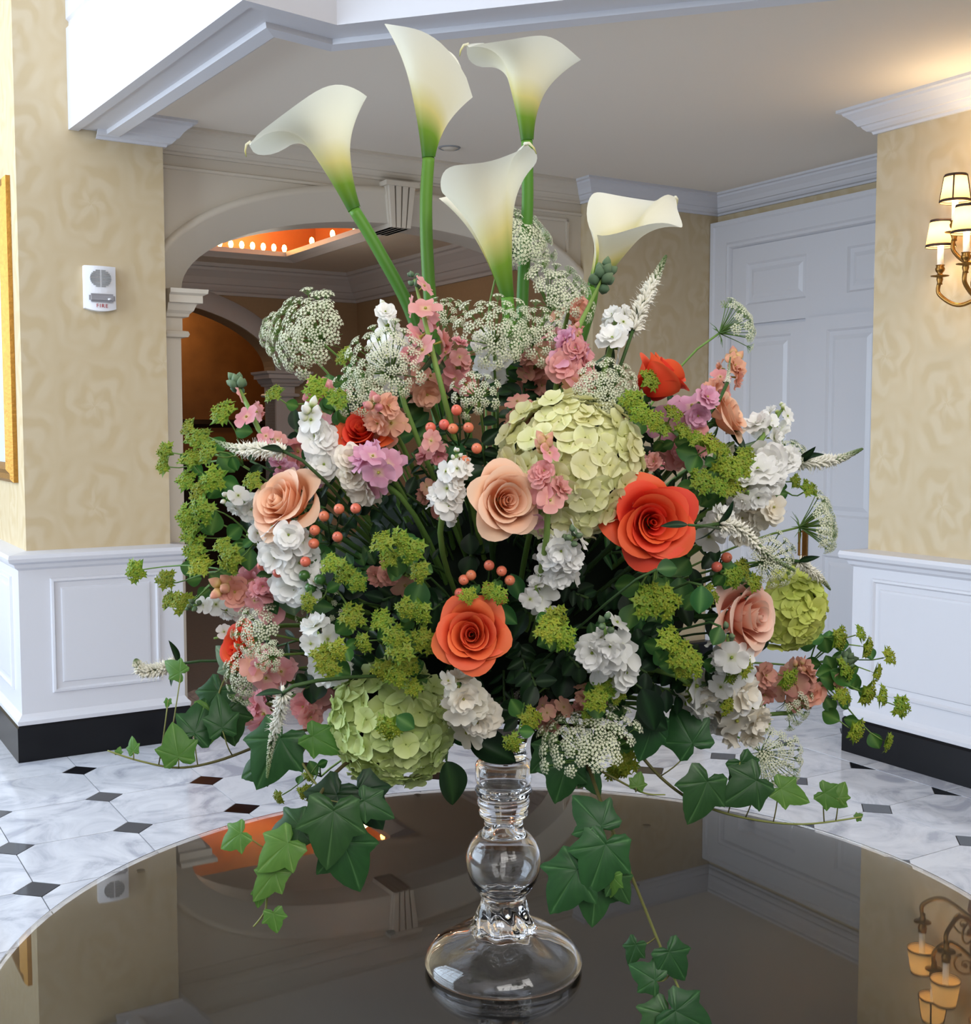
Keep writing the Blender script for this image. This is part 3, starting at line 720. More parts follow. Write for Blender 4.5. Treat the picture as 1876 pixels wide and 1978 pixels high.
vring([(0.0, 0.8095), (0.012, 0.811), (0.024, 0.8125)][0:3] + foot_i + prof_o + [(0.0, 1.0535)])
# inner hollows: ball with a pointed cone hanging from its top, and the collar cup
vring(list(reversed([(0.0, 0.862), (0.016, 0.864), (0.028, 0.869), (0.039, 0.879), (0.0455, 0.89), (0.0488, 0.902), (0.0495, 0.912), (0.0475, 0.924), (0.042, 0.9345), (0.033, 0.944), (0.025, 0.9475), (0.018, 0.949), (0.014, 0.956), (0.008, 0.968), (0.0, 0.972)])), 0)
vring(list(reversed([(0.0, 1.004), (0.02, 1.005), (0.031, 1.008), (0.034, 1.014), (0.0345, 1.03), (0.0345, 1.044), (0.03, 1.048), (0.0, 1.049)])), 0)
part('pedestal', mk('pedestal', mb, 'vase_glass'), vz, VT)
mb = MB(); vring([(0, 1.058), (0.03, 1.058), (0.033, 1.062), (0.03, 1.068), (0.031, 1.074), (0.036, 1.09), (0.048, 1.11), (0.066, 1.14), (0.078, 1.17), (0.084, 1.20), (0.081, 1.20), (0.075, 1.17), (0.063, 1.142), (0.045, 1.113), (0.033, 1.094), (0.026, 1.08), (0.0, 1.076)], 0)
part('bowl', mk('bowl', mb, 'vase_glass'), vz, VT)
part('neck_bead', mk('neck_bead', MB().lathe([(0, 1.0536), (0.028, 1.0536), (0.031, 1.0556), (0.028, 1.0578), (0, 1.0578)], 48), 'vase_glass'), vz, VT)

# ================================================================== plant materials
petal('calla_white', [(0.0, rgb(70, 120, 38)), (0.22, rgb(122, 160, 50)), (0.42, rgb(224, 214, 140)), (0.62, rgb(240, 235, 208)), (1.0, rgb(246, 243, 226))], 0.42, 0.3, 0.02, 0.0)
petal('calla_stem', [(0.0, rgb(44, 92, 30)), (1.0, rgb(92, 140, 46))], 0.45, 0.0, 0.05)
petal('spadix', [(0.0, rgb(230, 190, 60)), (1.0, rgb(240, 205, 80))], 0.6, 0.0)
petal('rose_orange', [(0.0, rgb(196, 40, 24)), (0.6, rgb(230, 84, 46)), (1.0, rgb(242, 118, 74))], 0.5, 0.22, 0.05, 0.006)  # rose colours: bases darkened to paint in depth between petals
petal('rose_vermilion', [(0.0, rgb(206, 30, 22)), (0.55, rgb(238, 76, 42)), (1.0, rgb(246, 104, 66))], 0.5, 0.25, 0.05, 0.008)
petal('rose_peach', [(0.0, rgb(240, 150, 92)), (0.6, rgb(248, 190, 146)), (1.0, rgb(250, 212, 184))], 0.5, 0.28, 0.04, 0.006)
petal('rose_pink_peach', [(0.0, rgb(238, 130, 100)), (0.55, rgb(248, 186, 158)), (1.0, rgb(248, 214, 196))], 0.5, 0.28, 0.04, 0.006)
petal('stock_white', [(0.0, rgb(150, 170, 70)), (0.16, rgb(226, 228, 190)), (0.35, rgb(244, 243, 236)), (1.0, rgb(250, 249, 246))], 0.6, 0.3, 0.03, 0.0)
petal('stock_cream', [(0.0, rgb(170, 170, 80)), (0.16, rgb(232, 222, 190)), (0.35, rgb(240, 230, 210)), (1.0, rgb(246, 240, 226))], 0.6, 0.3, 0.04, 0.006)
petal('stock_pink', [(0.0, rgb(190, 180, 90)), (0.18, rgb(236, 190, 160)), (0.4, rgb(226, 150, 148)), (1.0, rgb(234, 168, 168))], 0.6, 0.3, 0.06, 0.015)
petal('stock_lilac', [(0.0, rgb(190, 180, 90)), (0.18, rgb(236, 200, 180)), (0.4, rgb(222, 156, 180)), (1.0, rgb(232, 178, 200))], 0.6, 0.3, 0.05, 0.01)
petal('stock_peach', [(0.0, rgb(190, 170, 80)), (0.18, rgb(240, 206, 150)), (0.4, rgb(232, 172, 142)), (1.0, rgb(236, 176, 156))], 0.6, 0.3, 0.06, 0.012)
petal('stock_dusty', [(0.0, rgb(170, 150, 80)), (0.2, rgb(214, 170, 140)), (1.0, rgb(214, 150, 138))], 0.6, 0.3, 0.07, 0.012)
petal('hydrangea_cream', [(0.0, rgb(150, 150, 70)), (0.12, rgb(222, 220, 150)), (1.0, rgb(240, 238, 192))], 0.6, 0.3, 0.06, 0.012)
petal('hydrangea_green', [(0.0, rgb(130, 150, 70)), (0.12, rgb(190, 206, 122)), (1.0, rgb(214, 228, 160))], 0.6, 0.3, 0.06, 0.01)
petal('hydrangea_lime', [(0.0, rgb(140, 150, 50)), (0.12, rgb(192, 200, 90)), (1.0, rgb(210, 218, 118))], 0.6, 0.3, 0.06, 0.01)
petal('lace_white', [(0.0, rgb(92, 130, 64)), (0.3, rgb(150, 176, 112)), (0.7, rgb(206, 212, 170)), (1.0, rgb(238, 238, 214))], 0.7, 0.2, 0.05, 0.01)
petal('veronica_white', [(0.0, rgb(54, 84, 44)), (0.3, rgb(120, 140, 92)), (0.6, rgb(236, 232, 212)), (1.0, rgb(248, 245, 232))], 0.7, 0.15, 0.03, 0.0)
petal('thoroughwax', [(0.0, rgb(70, 114, 36)), (0.45, rgb(118, 150, 48)), (1.0, rgb(168, 176, 62))], 0.5, 0.3, 0.16, 0.018)
petal('thoroughwax_leaf', [(0.0, rgb(58, 104, 46)), (1.0, rgb(104, 146, 72))], 0.45, 0.25, 0.12, 0.012)
petal('ivy_leaf', [(0.0, rgb(38, 72, 38)), (0.55, rgb(50, 88, 46)), (1.0, rgb(92, 130, 82))], 0.38, 0.12, 0.14, 0.012)
petal('ivy_young', [(0.0, rgb(80, 122, 52)), (0.55, rgb(96, 138, 62)), (1.0, rgb(142, 172, 104))], 0.42, 0.3, 0.10, 0.012)
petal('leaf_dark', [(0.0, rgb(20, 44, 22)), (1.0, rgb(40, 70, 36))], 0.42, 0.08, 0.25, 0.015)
petal('leaf_mid', [(0.0, rgb(40, 84, 38)), (1.0, rgb(84, 124, 66))], 0.45, 0.15, 0.18, 0.015)
petal('leaf_grey', [(0.0, rgb(86, 112, 84)), (1.0, rgb(140, 160, 120))], 0.6, 0.15, 0.12, 0.01)
petal('stem_green', [(0.0, rgb(72, 110, 44)), (1.0, rgb(120, 150, 76))], 0.5, 0.0, 0.12, 0.012)
petal('stem_dark', [(0.0, rgb(34, 58, 28)), (1.0, rgb(60, 88, 44))], 0.5, 0.0, 0.15, 0.012)
petal('vine_brown', [(0.0, rgb(52, 38, 24)), (0.5, rgb(92, 90, 48)), (1.0, rgb(140, 146, 82))], 0.55, 0.0, 0.08, 0.01)
petal('berry_coral', [(0.0, rgb(150, 60, 40)), (0.3, rgb(206, 100, 72)), (0.93, rgb(226, 124, 96)), (1.0, rgb(70, 36, 24))], 0.32, 0.0, 0.08, 0.01, 0.5)
petal('berry_green', [(0.0, rgb(40, 80, 30)), (0.93, rgb(64, 108, 48)), (1.0, rgb(30, 40, 20))], 0.3, 0.0, 0.08, 0.01, 0.5)
petal('core_shade', [(0.0, rgb(8, 16, 8)), (1.0, rgb(14, 26, 12))], 0.9, 0.0, 0.1)  # near black: shade deep inside the flowers put into the colour

# ================================================================== flower pieces (shared meshes, unit size)
def petal_grid(mb, ang, L, Wd, l0, l1, ruf, ph, r0=0.0, nu=5, nv=5, t0=0.12, notch=0.10, z0=0.0, tmax=1.0):
    ca, sa = math.cos(ang), math.sin(ang)
    def fn(a, t):
        s = 2 * a - 1
        w = Wd * (0.16 + 0.84 * math.sin(PI * (0.06 + 0.62 * t)) ** 1.2)
        x = r0 + L * t * (1 - 0.16 * s * s * t - notch * (1 - abs(s)) ** 3 * t)
        y = s * w
        z = z0 + L * (l0 * t + l1 * t * t) + ruf * math.sin(ph + s * 4.2 + 2 * t) * t * t + 0.10 * s * s * t * Wd
        return (ca * x - sa * y, sa * x + ca * y, z)
    mb.grid(fn, nu, nv, lambda a, t: t0 + (tmax - t0) * t)
def stock_floret(seed):
    rnd = random.Random(seed); mb = MB()
    for k in range(4): petal_grid(mb, k * PI / 2 + rnd.uniform(-.2, .2), 1.0, 0.62, 0.12, -0.12 + rnd.uniform(-.1, .1), 0.13, rnd.uniform(0, 6), 0.05, t0=0.14)
    for k in range(4): petal_grid(mb, k * PI / 2 + 0.8 + rnd.uniform(-.25, .25), 0.74, 0.5, 0.5 + rnd.uniform(-.1, .15), -0.1, 0.14, rnd.uniform(0, 6), 0.04, z0=0.04, t0=0.2)
    for k in range(3): petal_grid(mb, k * 2.1 + rnd.uniform(-.3, .3), 0.46, 0.36, 1.0, -0.1, 0.12, rnd.uniform(0, 6), 0.04, 4, 4, z0=0.05, t0=0.24)
    mb.ball((0, 0, 0.1), 0.09, 0.0, n=5, m=3)
    mb.tube([(0, 0, -0.55), (0, 0, 0.05)], [0.05, 0.1], 5, 0.0, False)
    return mb
FLORET = [mk('floret', stock_floret(s), 'stock_white') for s in range(5)]
def stock_single(seed):
    rnd = random.Random(seed); mb = MB()
    for k in range(4): petal_grid(mb, k * PI / 2 + rnd.uniform(-.15, .15), 1.0, 0.55, 0.1, -0.05, 0.08, rnd.uniform(0, 6), 0.06, t0=0.12)
    mb.ball((0, 0, 0.06), 0.1, 0.0, n=5, m=3); mb.tube([(0, 0, -0.55), (0, 0, 0.02)], [0.05, 0.1], 5, 0.0, False)
    return mb
FLORET += [mk('floret', stock_single(20 + s), 'stock_white') for s in range(2)]
def bud_mesh():
    mb = MB(); mb.grid(lambda a, t: (math.cos(2 * PI * a) * (math.sin(PI * min(1, t ** 0.8)) * 0.5 * (1 + 0.12 * math.cos(8 * PI * a) * t)), math.sin(2 * PI * a) * (math.sin(PI * min(1, t ** 0.8)) * 0.5 * (1 + 0.12 * math.cos(8 * PI * a) * t)), t * 1.5), 8, 6, lambda a, t: 0.02 + 0.9 * max(0, t - 0.25), closed=True)
    return mb
BUD = mk('bud', bud_mesh(), 'stock_white')
def leaf_mesh(wd=0.3, fold=0.12, droop=0.25, serr=0.0, nu=6, nv=10, p=0.9):
    mb = MB()
    def fn(a, t):
        s = 2 * a - 1; w = wd * math.sin(PI * t ** p) ** 0.85 * (1 + serr * ((nv * t * 2) % 2 - 1) * abs(s))
        return (s * w, t, fold * abs(s) * wd * 2 * math.sin(PI * t) - droop * t * t)
    return mb.grid(fn, nu, nv, lambda a, t: 1.0 - min(1, abs(2 * a - 1) * 2.2) if 0 < t < 1 else 0.3)
LEAF_OV = mk('leaf', leaf_mesh(0.30, 0.15, 0.2), 'leaf_mid')
LEAF_RD = mk('leaf', leaf_mesh(0.44, 0.12, 0.15, p=1.0), 'leaf_mid')
LEAF_NR = mk('leaf', leaf_mesh(0.15, 0.2, 0.3), 'leaf_mid')
LEAF_SR = mk('leaf', leaf_mesh(0.36, 0.22, 0.28, 0.13, 8, 18, 0.8), 'leaf_dark')
def hyd_floret(seed):
    rnd = random.Random(seed); mb = MB()
    for k in range(4):
        petal_grid(mb, k * PI / 2 + rnd.uniform(-.12, .12), 0.98, 0.68, 0.10 + 0.06 * (k % 2), rnd.uniform(0.0, 0.16), 0.06, rnd.uniform(0, 6), 0.03, 6, 5, t0=0.1, notch=0.0, z0=0.03 * (k % 2))
    mb.ball((0, 0, 0.06), 0.07, 0.0, n=5, m=3)
    return mb
HFLOR = [mk('floret', hyd_floret(40 + s), 'hydrangea_green') for s in range(4)]
def wax_head(seed):
    rnd = random.Random(seed); mb = MB()
    def star(c, nrm, r, base):
        Mx = frame(c, nrm, rnd.uniform(0, 6), r)
        vs = [Mx @ Vector((0, 0, 0.05))]; cs = [0.95]
        for k in range(10):
            a = k * PI / 5; q = 1.0 if k % 2 == 0 else 0.46
            vs.append(Mx @ Vector((q * math.cos(a), q * math.sin(a), 0.18 * q))); cs.append(base if k % 2 == 0 else base + 0.3)
        mb.add(vs, [(0, k + 1, (k + 1) % 10 + 1) for k in range(10)], cs)
    for k in range(6): star((0, 0, -0.05), Vector((0.1 * math.cos(k), 0.1 * math.sin(k), 1)), 1.0 - 0.05 * k, 0.2) if k == 0 else None
    for k in range(10):
        a = 2.4 * k; q = 0.72 * math.sqrt((k + 0.3) / 10)
        c = Vector((q * math.cos(a), q * math.sin(a), 0.34 - 0.3 * q * q)); nrm = Vector((c.x * 0.9, c.y * 0.9, 0.8))
        star(c, nrm, 0.36 + 0.1 * rnd.random(), 0.25 + 0.35 * rnd.random())
        mb.tube([(0, 0, -0.1), c], [0.02, 0.02], 3, 0.3, False)
        for j in range(4):
            b = j * 1.57 + k; mb.ball(c + Vector((0.13 * math.cos(b), 0.13 * math.sin(b), 0.08)), 0.075, 0.98, n=4, m=2)
    mb.tube([(0, 0, -0.5), (0, 0, -0.05)], [0.025, 0.03], 4, 0.2, False)
    return mb
WAXH = [mk('flower_head', wax_head(60 + s), 'thoroughwax') for s in range(3)]
def umbellet(seed):
    rnd = random.Random(seed); mb = MB()
    for k in range(20):
        a = 2.4 * k; q = math.sqrt((k + 0.4) / 20); c = Vector((q * math.cos(a), q * math.sin(a), 0.32 - 0.3 * q * q + rnd.uniform(-.06, .06)))
        Mx = frame(c, Vector((c.x * 0.7, c.y * 0.7, 1)), rnd.uniform(0, 6), 0.26)
        vs = [Mx @ Vector((0, 0, 0.0))]; cs = [0.7]
        for j in range(10):
            b = j * PI / 5; e = 1.0 if j % 2 == 0 else 0.42
            vs.append(Mx @ Vector((e * math.cos(b), e * math.sin(b), 0.12 * e))); cs.append(1.0)
        mb.add(vs, [(0, j + 1, (j + 1) % 10 + 1) for j in range(10)], cs)
        mb.tube([(0, 0, -0.75), c], [0.025, 0.02], 3, 0.25, False)
    return mb
UMB = [mk('umbellet', umbellet(80 + s), 'lace_white') for s in range(3)]
def ivy_mesh(seed, wide=1.0):
    rnd = random.Random(seed)
    half = [(0.0, -0.02, 0), (0.10, -0.16, 0), (0.30, -0.24, 0), (0.46, -0.18, 1), (0.47, -0.04, 0), (0.50, 0.12, 0), (0.60, 0.28, 0), (0.64, 0.40, 1), (0.52, 0.43, 0), (0.40, 0.46, 0), (0.35, 0.60, 0), (0.25, 0.78, 0), (0.12, 0.93, 0), (0.0, 1.04, 1)]
    pts = half + [(-x, y, k) for x, y, k in reversed(half[1:-1])]
    out = []
    for i in range(len(pts)):
        a, b = pts[i], pts[(i + 1) % len(pts)]
        out.append(a); out.append(((a[0] + b[0]) / 2 + rnd.uniform(-.015, .015), (a[1] + b[1]) / 2 + rnd.uniform(-.015, .015), 0))
    mb = MB(); n = len(out); rings = [0.0001, 0.3, 0.6, 0.85, 1.0]; c0 = Vector((0, 0.06)); b0 = 0
    cup = rnd.uniform(0.05, 0.16)
    for q in rings:
        for x, y, k in out:
            px, py = c0.x + (x * wide - c0.x) * q, c0.y + (y - c0.y) * q
            mb.v.append((px, py, -cup * (px * px + (py - 0.1) ** 2) * 1.6 + (0.0 if k else 0.035 * math.sin(PI * q)))); mb.c.append((0.85 if k and q < 0.97 else (0.55 if k else rnd.uniform(0.1, 0.4))))
    for r in range(len(rings) - 1):
        for i in range(n):
            j = (i + 1) % n; mb.f.append((r * n + i, r * n + j, (r + 1) * n + j, (r + 1) * n + i))
    return mb
IVY = [mk('leaf', ivy_mesh(100 + s, w), 'ivy_leaf') for s, w in ((0, 1.0), (1, 0.8), (2, 0.95))]
def rose_petal(rb, rt, z0, h, wrap, curl, point, seed):
    """One petal, cupped round the axis, its rim rolled outwards and drawn to a soft point."""
    rnd = random.Random(seed); ph = rnd.uniform(0, 6); mb = MB(); wrap = R(wrap)
    def fn(a, t):
        s = 2 * a - 1
        tt = t * (1 - (0.20 + 0.10 * point) * abs(s) ** 2.2 + 0.07 * point * max(0, 1 - abs(s) * 2.2))
        ang = s * wrap * (0.30 + 0.70 * min(1.0, t * 1.45) ** 0.8)
        roll = max(0.0, tt - 0.70) / 0.3
        rr = rb + (rt - rb) * tt ** 0.62 + 0.09 * s * rt + curl * roll ** 2 * (0.75 + 0.5 * abs(s)) + 0.016 * math.sin(ph + 5 * s) * t * (0.4 + rt)
        z = z0 + h * tt ** 1.08 - curl * 0.75 * roll ** 2 + 0.03 * math.sin(ph * 2 + 4 * s) * t * t * (0.3 + rt)
        return (rr * math.cos(ang), rr * math.sin(ang), z)
    return mb.grid(fn, 12, 10, lambda a, t: t)
ROSE = []
for i, (n, rb, rt, z0, hh, wr, cu_, pt_) in enumerate([(2, .02, .07, .2, .66, 165, 0.0, 0), (2, .05, .16, .16, .70, 140, 0.01, 0), (3, .08, .29, .12, .75, 100, 0.03, .3), (3, .12, .44, .08, .80, 88, 0.05, .5), (4, .17, .60, .04, .80, 68, 0.09, .8), (4, .22, .76, .0, .74, 66, 0.15, 1.0), (5, .26, .88, -.03, .60, 56, 0.22, 1.0)]):
    for k in range(n):
        ROSE.append((i, k, n, mk('petal', rose_petal(rb, rt, z0, hh, wr, cu_, pt_, 200 + i * 7 + k), 'rose_orange')))

# ================================================================== builders
def stem_start(): return MOUTH + Vector((random.uniform(-.035, .035), random.uniform(-.035, .035), random.uniform(-.03, .02)))
def add_stem(t, pts, rad, mat='stem_green', name='stem', n=6, c=None):
    N = len(pts); r = rad if isinstance(rad, list) else [rad] * N
    return part(name, mk(name, MB().tube(pts, r, n, c or [i / max(1, N - 1) for i in range(N)]), mat), t)
def plant(name, label, cat, group, p, n, rad=0.003, mat='stem_green', start=None, bow=0.09, k=10):
    s = start if start is not None else stem_start()
    t = thing(name, label, cat, s, group)
    pts = bez(s, s + (Vector(p) - s) * 0.25 + Vector((0, 0, 0.05)), Vector(p) - Vector(n).normalized() * bow, p, k)
    add_stem(t, pts, rad, mat)
    return t, pts
def rot_to(z, x):
    z = Vector(z).normalized(); x = Vector(x); x = (x - z * x.dot(z)).normalized(); y = z.cross(x)
    return Matrix((x, y, z)).transposed().to_4x4()

def calla(label, base, tip_axis, side, L, rm, droop, flare, hmin, wob, path, lobe=0.0, dist=1.6, tail=0.12, ex=1.1):
    """base: pixel where spathe meets stem; tip_axis: direction of the cup; side: direction of the pointed tip."""
    b = P(base[0], base[1], dist); z = Vector(tip_axis).normalized()
    pts = spline([P(x, y, d) for x, y, d in path] + [b], 6)
    t = thing('calla_lily', label, 'calla lily', pts[0], 'calla lilies above the arrangement')
    N = len(pts); add_stem(t, pts, [0.0088 - 0.0012 * abs(i / N - 0.4) for i in range(N)], 'calla_stem', n=12)
    mb = MB(); nu, nv = 40, 24
    def fn(a, q):
        th = (2 * a - 1) * PI; c = (1 + math.cos(th)) / 2
        Rm = L * (hmin + (1 - hmin) * c ** ex + wob * math.sin(3 * th + 1) * 0.5) + L * tail * math.exp(-abs(th) / 0.3)
        q2 = q
        body = 0.0085 + (rm - 0.0085) * (0.5 * q2 ** 1.1 + 0.5 * q2 ** 2.2)
        out = flare * max(0, q2 - 0.55) ** 2 * (0.35 + 0.65 * c ** 2) * 5
        out += lobe * q2 ** 3 * (abs(th) / PI) ** 6
        r = body * (1 + 0.13 * th / PI) + out
        zz = Rm * q2 - droop * max(0, q2 - 0.55) ** 2 * 5 * c ** 2.0 - droop * 1.4 * max(0, q2 - 0.86) * math.exp(-(th / 0.3) ** 2)
        sx = 1.0
        return (r * math.cos(th) * sx, r * math.sin(th), zz)
    mb.grid(fn, nu, nv, lambda a, q: q)
    if tail > 0.05:
        tp = Vector(fn(0.5, 0.985)); mb.tube([tp, tp + Vector((0.007, 0, -0.001)), tp + Vector((0.012, 0, -0.008)), tp + Vector((0.014, 0, -0.016))], [0.0026, 0.0019, 0.0012, 0.0005], 6, [0.8, 0.6, 0.45, 0.3])
    M = Matrix.Translation(b) @ rot_to(z, side)
    part('spathe', mk('spathe', mb, 'calla_white'), t, M)
    part('spadix', mk('spadix', MB().tube([(0, 0, 0.01), (0.002, 0, L * 0.3), (0.004, 0, L * 0.5)], [0.005, 0.006, 0.003], 8), 'spadix'), t, M)
    return t

def rose(label, px, py, size, n, mat, off=0.0, roll=0.0, layers=7, group=None, squash=1.0, turn=0.0):
    p = D(px, py, off); n = Vector(n).normalized()
    s = size * p.y / F_PX
    base = p - n * s * 0.62
    t, _ = plant('rose', label, 'rose', group, base, n, 0.0035, 'stem_dark')
    M0 = frame(base, n, roll, s)
    for (i, k, N, me) in ROSE:
        if i >= layers: continue
        a = 2 * PI * (k + random.uniform(-.12, .12)) / N + i * 2.399 + turn; w = 0.03 + 0.02 * i
        part('petal', with_mat(me, mat), t, M0 @ Matrix.Rotation(a, 4, 'Z') @ Matrix.Rotation(random.uniform(-w, w), 4, 'Y') @ Matrix.Rotation(random.uniform(-w, w), 4, 'X') @ Matrix.Diagonal((1, 1, squash * random.uniform(0.94, 1.06), 1)))
    mb = MB().lathe([(0, -0.3), (0.1, -0.28), (0.16, -0.16), (0.24, -0.02), (0.2, 0.05)], 10)
    hp = part('calyx', mk('calyx', mb, 'leaf_mid'), t, M0)
    for k in range(5): part('sepal', with_mat(LEAF_NR, 'leaf_mid'), hp, M0 @ Matrix.Rotation(k * 1.257, 4, 'Z') @ Matrix.Translation((0.0, 0.2, -0.08)) @ Matrix.Rotation(-0.5, 4, 'X') @ Matrix.Scale(0.6, 4))
    return t

def hydrangea(label, px, py, rad, n, mat, off=0.0, N=64, fs=0.30, flat=0.85, cover=1.25, asp=1.0):
    p = D(px, py, off); s = rad * p.y / F_PX; n = Vector(n).normalized()
    c = p + Vector((0, 0.55 * s, 0)); t, _ = plant('hydrangea', label, 'hydrangea', 'hydrangea heads', c - n * s * 0.9, n, 0.004)
    M0 = frame(c, n, 0.4)
    part('flower_core', mk('flower_core', MB().ball((0, 0, 0), 0.78 * s, 0.05, (1, 1, 0.9), 14, 9), 'core_shade'), t, M0)  # near-black ball: shade between the florets put into its colour
    for i in range(N):
        z = 1 - cover * (i + 0.5) / N; r = math.sqrt(max(0, 1 - z * z)); a = i * 2.39996
        d = Vector((r * math.cos(a), r * math.sin(a) * asp, z * flat)); d = d + Vector((random.uniform(-.07, .07), random.uniform(-.07, .07), random.uniform(-.05, .05)))
        q = M0 @ (d * s * random.uniform(0.9, 1.0)); nn = (M0.to_3x3() @ Vector((d.x, d.y, d.z + 0.1))).normalized()
        nn = (nn + Vector((random.uniform(-.25, .25), random.uniform(-.25, .25), random.uniform(-.25, .25)))).normalized()
        part('floret', with_mat(random.choice(HFLOR), mat), t, frame(q, nn, random.uniform(0, 6), s * fs * random.uniform(0.86, 1.12)))
    return t

def stock(label, col, b, e, n=9, size=26, db=0.07, de=0.0, buds=6, group=None, face=0.4, cone=0.35, tip_leaf=True, stem_col='stem_green', spread=0.55, budcol=None, budsize=0.5):
    """Spike of ruffled florets from pixel b (base) to pixel e (tip)."""
    p0, p1 = D(b[0], b[1], db), D(e[0], e[1], de); ax = p1 - p0
    if ax.length < 0.05: ax = outward(p1, 0.3) * 0.08; p0 = p1 - ax
    an = ax.normalized(); s = 1.3 * size * p1.y / F_PX
    group = group or ('white stock stems' if col in ('stock_white', 'stock_cream') else 'pink and peach stock stems')
    st = stem_start()
    t = thing('stock_flower', label, 'stock flower', st, group)
    pts = bez(st, st + (p0 - st) * 0.3 + Vector((0, 0, 0.05)), p0 - an * 0.07, p0, 8) + [p0 + ax * 0.5, p1 - ax * 0.08]
    add_stem(t, pts, [0.0034] * 9 + [0.003, 0.0016], stem_col)
    e1 = an.orthogonal().normalized(); e2 = an.cross(e1); r0 = random.uniform(0, 6)
    cd = (Vector((0, 0, CAM_Z)) - p1).normalized()
    for i in range(n):
        f = (i + 0.5) / n * (0.82 if buds else 1.0); a = r0 + i * 2.39996
        rad = e1 * math.cos(a) + e2 * math.sin(a)
        if rad.dot(cd) < -0.55: rad = rad - cd * (2 * rad.dot(cd))
        k = size_k = (1.0 - cone * f)
        q = p0 + ax * f + rad * s * spread * k * random.uniform(0.8, 1.35) + Vector((random.uniform(-.3, .3), random.uniform(-.2, .1), random.uniform(-.3, .3))) * s
        nn = (rad * 0.9 + an * 0.35 + cd * face + Vector((random.uniform(-.2, .2), random.uniform(-.2, .2), random.uniform(-.2, .2)))).normalized()
        part('floret', with_mat(random.choice(FLORET + FLORET[5:] * 2), col if not isinstance(col, list) else random.choice(col)), t, frame(q, nn, random.uniform(0, 6), s * k * random.uniform(0.78, 1.2)))
    c0 = col if not isinstance(col, list) else col[0]
    for i in range(buds):
        f = 0.78 + 0.22 * (i + 0.5) / buds; a = r0 + 1 + i * 2.39996; rad = e1 * math.cos(a) + e2 * math.sin(a)
        q = p0 + ax * f + rad * s * 0.28 * (1.4 - f)
        part('bud', with_mat(BUD, budcol or c0), t, frame(q, (an * 0.9 + rad * 0.6).normalized(), a, s * 0.8 * budsize * (1.35 - 0.6 * f)))
    if tip_leaf:
        for k in range(2):
            a = r0 + k * 2.8; rad = e1 * math.cos(a) + e2 * math.sin(a)
            part('leaf', with_mat(LEAF_NR, 'leaf_grey'), t, Matrix.Translation(p0 + ax * 0.1 + rad * s * 0.2) @ rot_to((rad * 0.3 + an * 0.5 + cd * 0.5), (rad.cross(an))) @ Matrix.Rotation(-1.2, 4, 'X') @ Matrix.Scale(s * 1.9, 4))
    return t

def lace(label, px, py, rad, n, N=22, off=0.0, us=0.24, dome_h=0.25, bract=True):
    N = int(N * 1.35); p = D(px, py, off); s = 1.06 * rad * p.y / F_PX; n = Vector(n).normalized()
    hub = p - n * s * 0.7
    t, _ = plant('lace_flower', label, 'lace flower', 'white lace flower umbels', hub, n, 0.0016, bow=0.11)
    M0 = frame(hub, n, random.uniform(0, 6)); rays = MB()
    for i in range(N):
        a = i * 2.39996; q = math.sqrt((i + 0.5) / N) * random.uniform(0.92, 1.08)
        d = Vector((q * math.cos(a), q * math.sin(a), 0.7 + dome_h * (1 - q * q) + random.uniform(-.06, .06))) * s
        rays.tube([(0, 0, 0), d * 0.5 + Vector((0, 0, 0.02 * s)), d], [0.0009, 0.0007, 0.0006], 4, 0.4, False)
        nn = (M0.to_3x3() @ Vector((d.x, d.y, d.z * 0.9))).normalized()
        part('umbellet', random.choice(UMB), t, frame(M0 @ d, nn, random.uniform(0, 6), s * us * random.uniform(0.82, 1.15)))
    part('rays', mk('rays', rays, 'stem_green'), t, M0)['kind'] = 'stuff'
    if bract:
        bm_ = MB()
        for k in range(9):
            a = k * 0.7; bm_.tube([(0, 0, 0), (0.25 * s * math.cos(a), 0.25 * s * math.sin(a), -0.02 * s), (0.5 * s * math.cos(a), 0.5 * s * math.sin(a), -0.12 * s)], [0.0008, 0.0006, 0.0002], 3, 0.2, False)
        part('bracts', mk('bracts', bm_, 'stem_green'), t, M0)
    return t

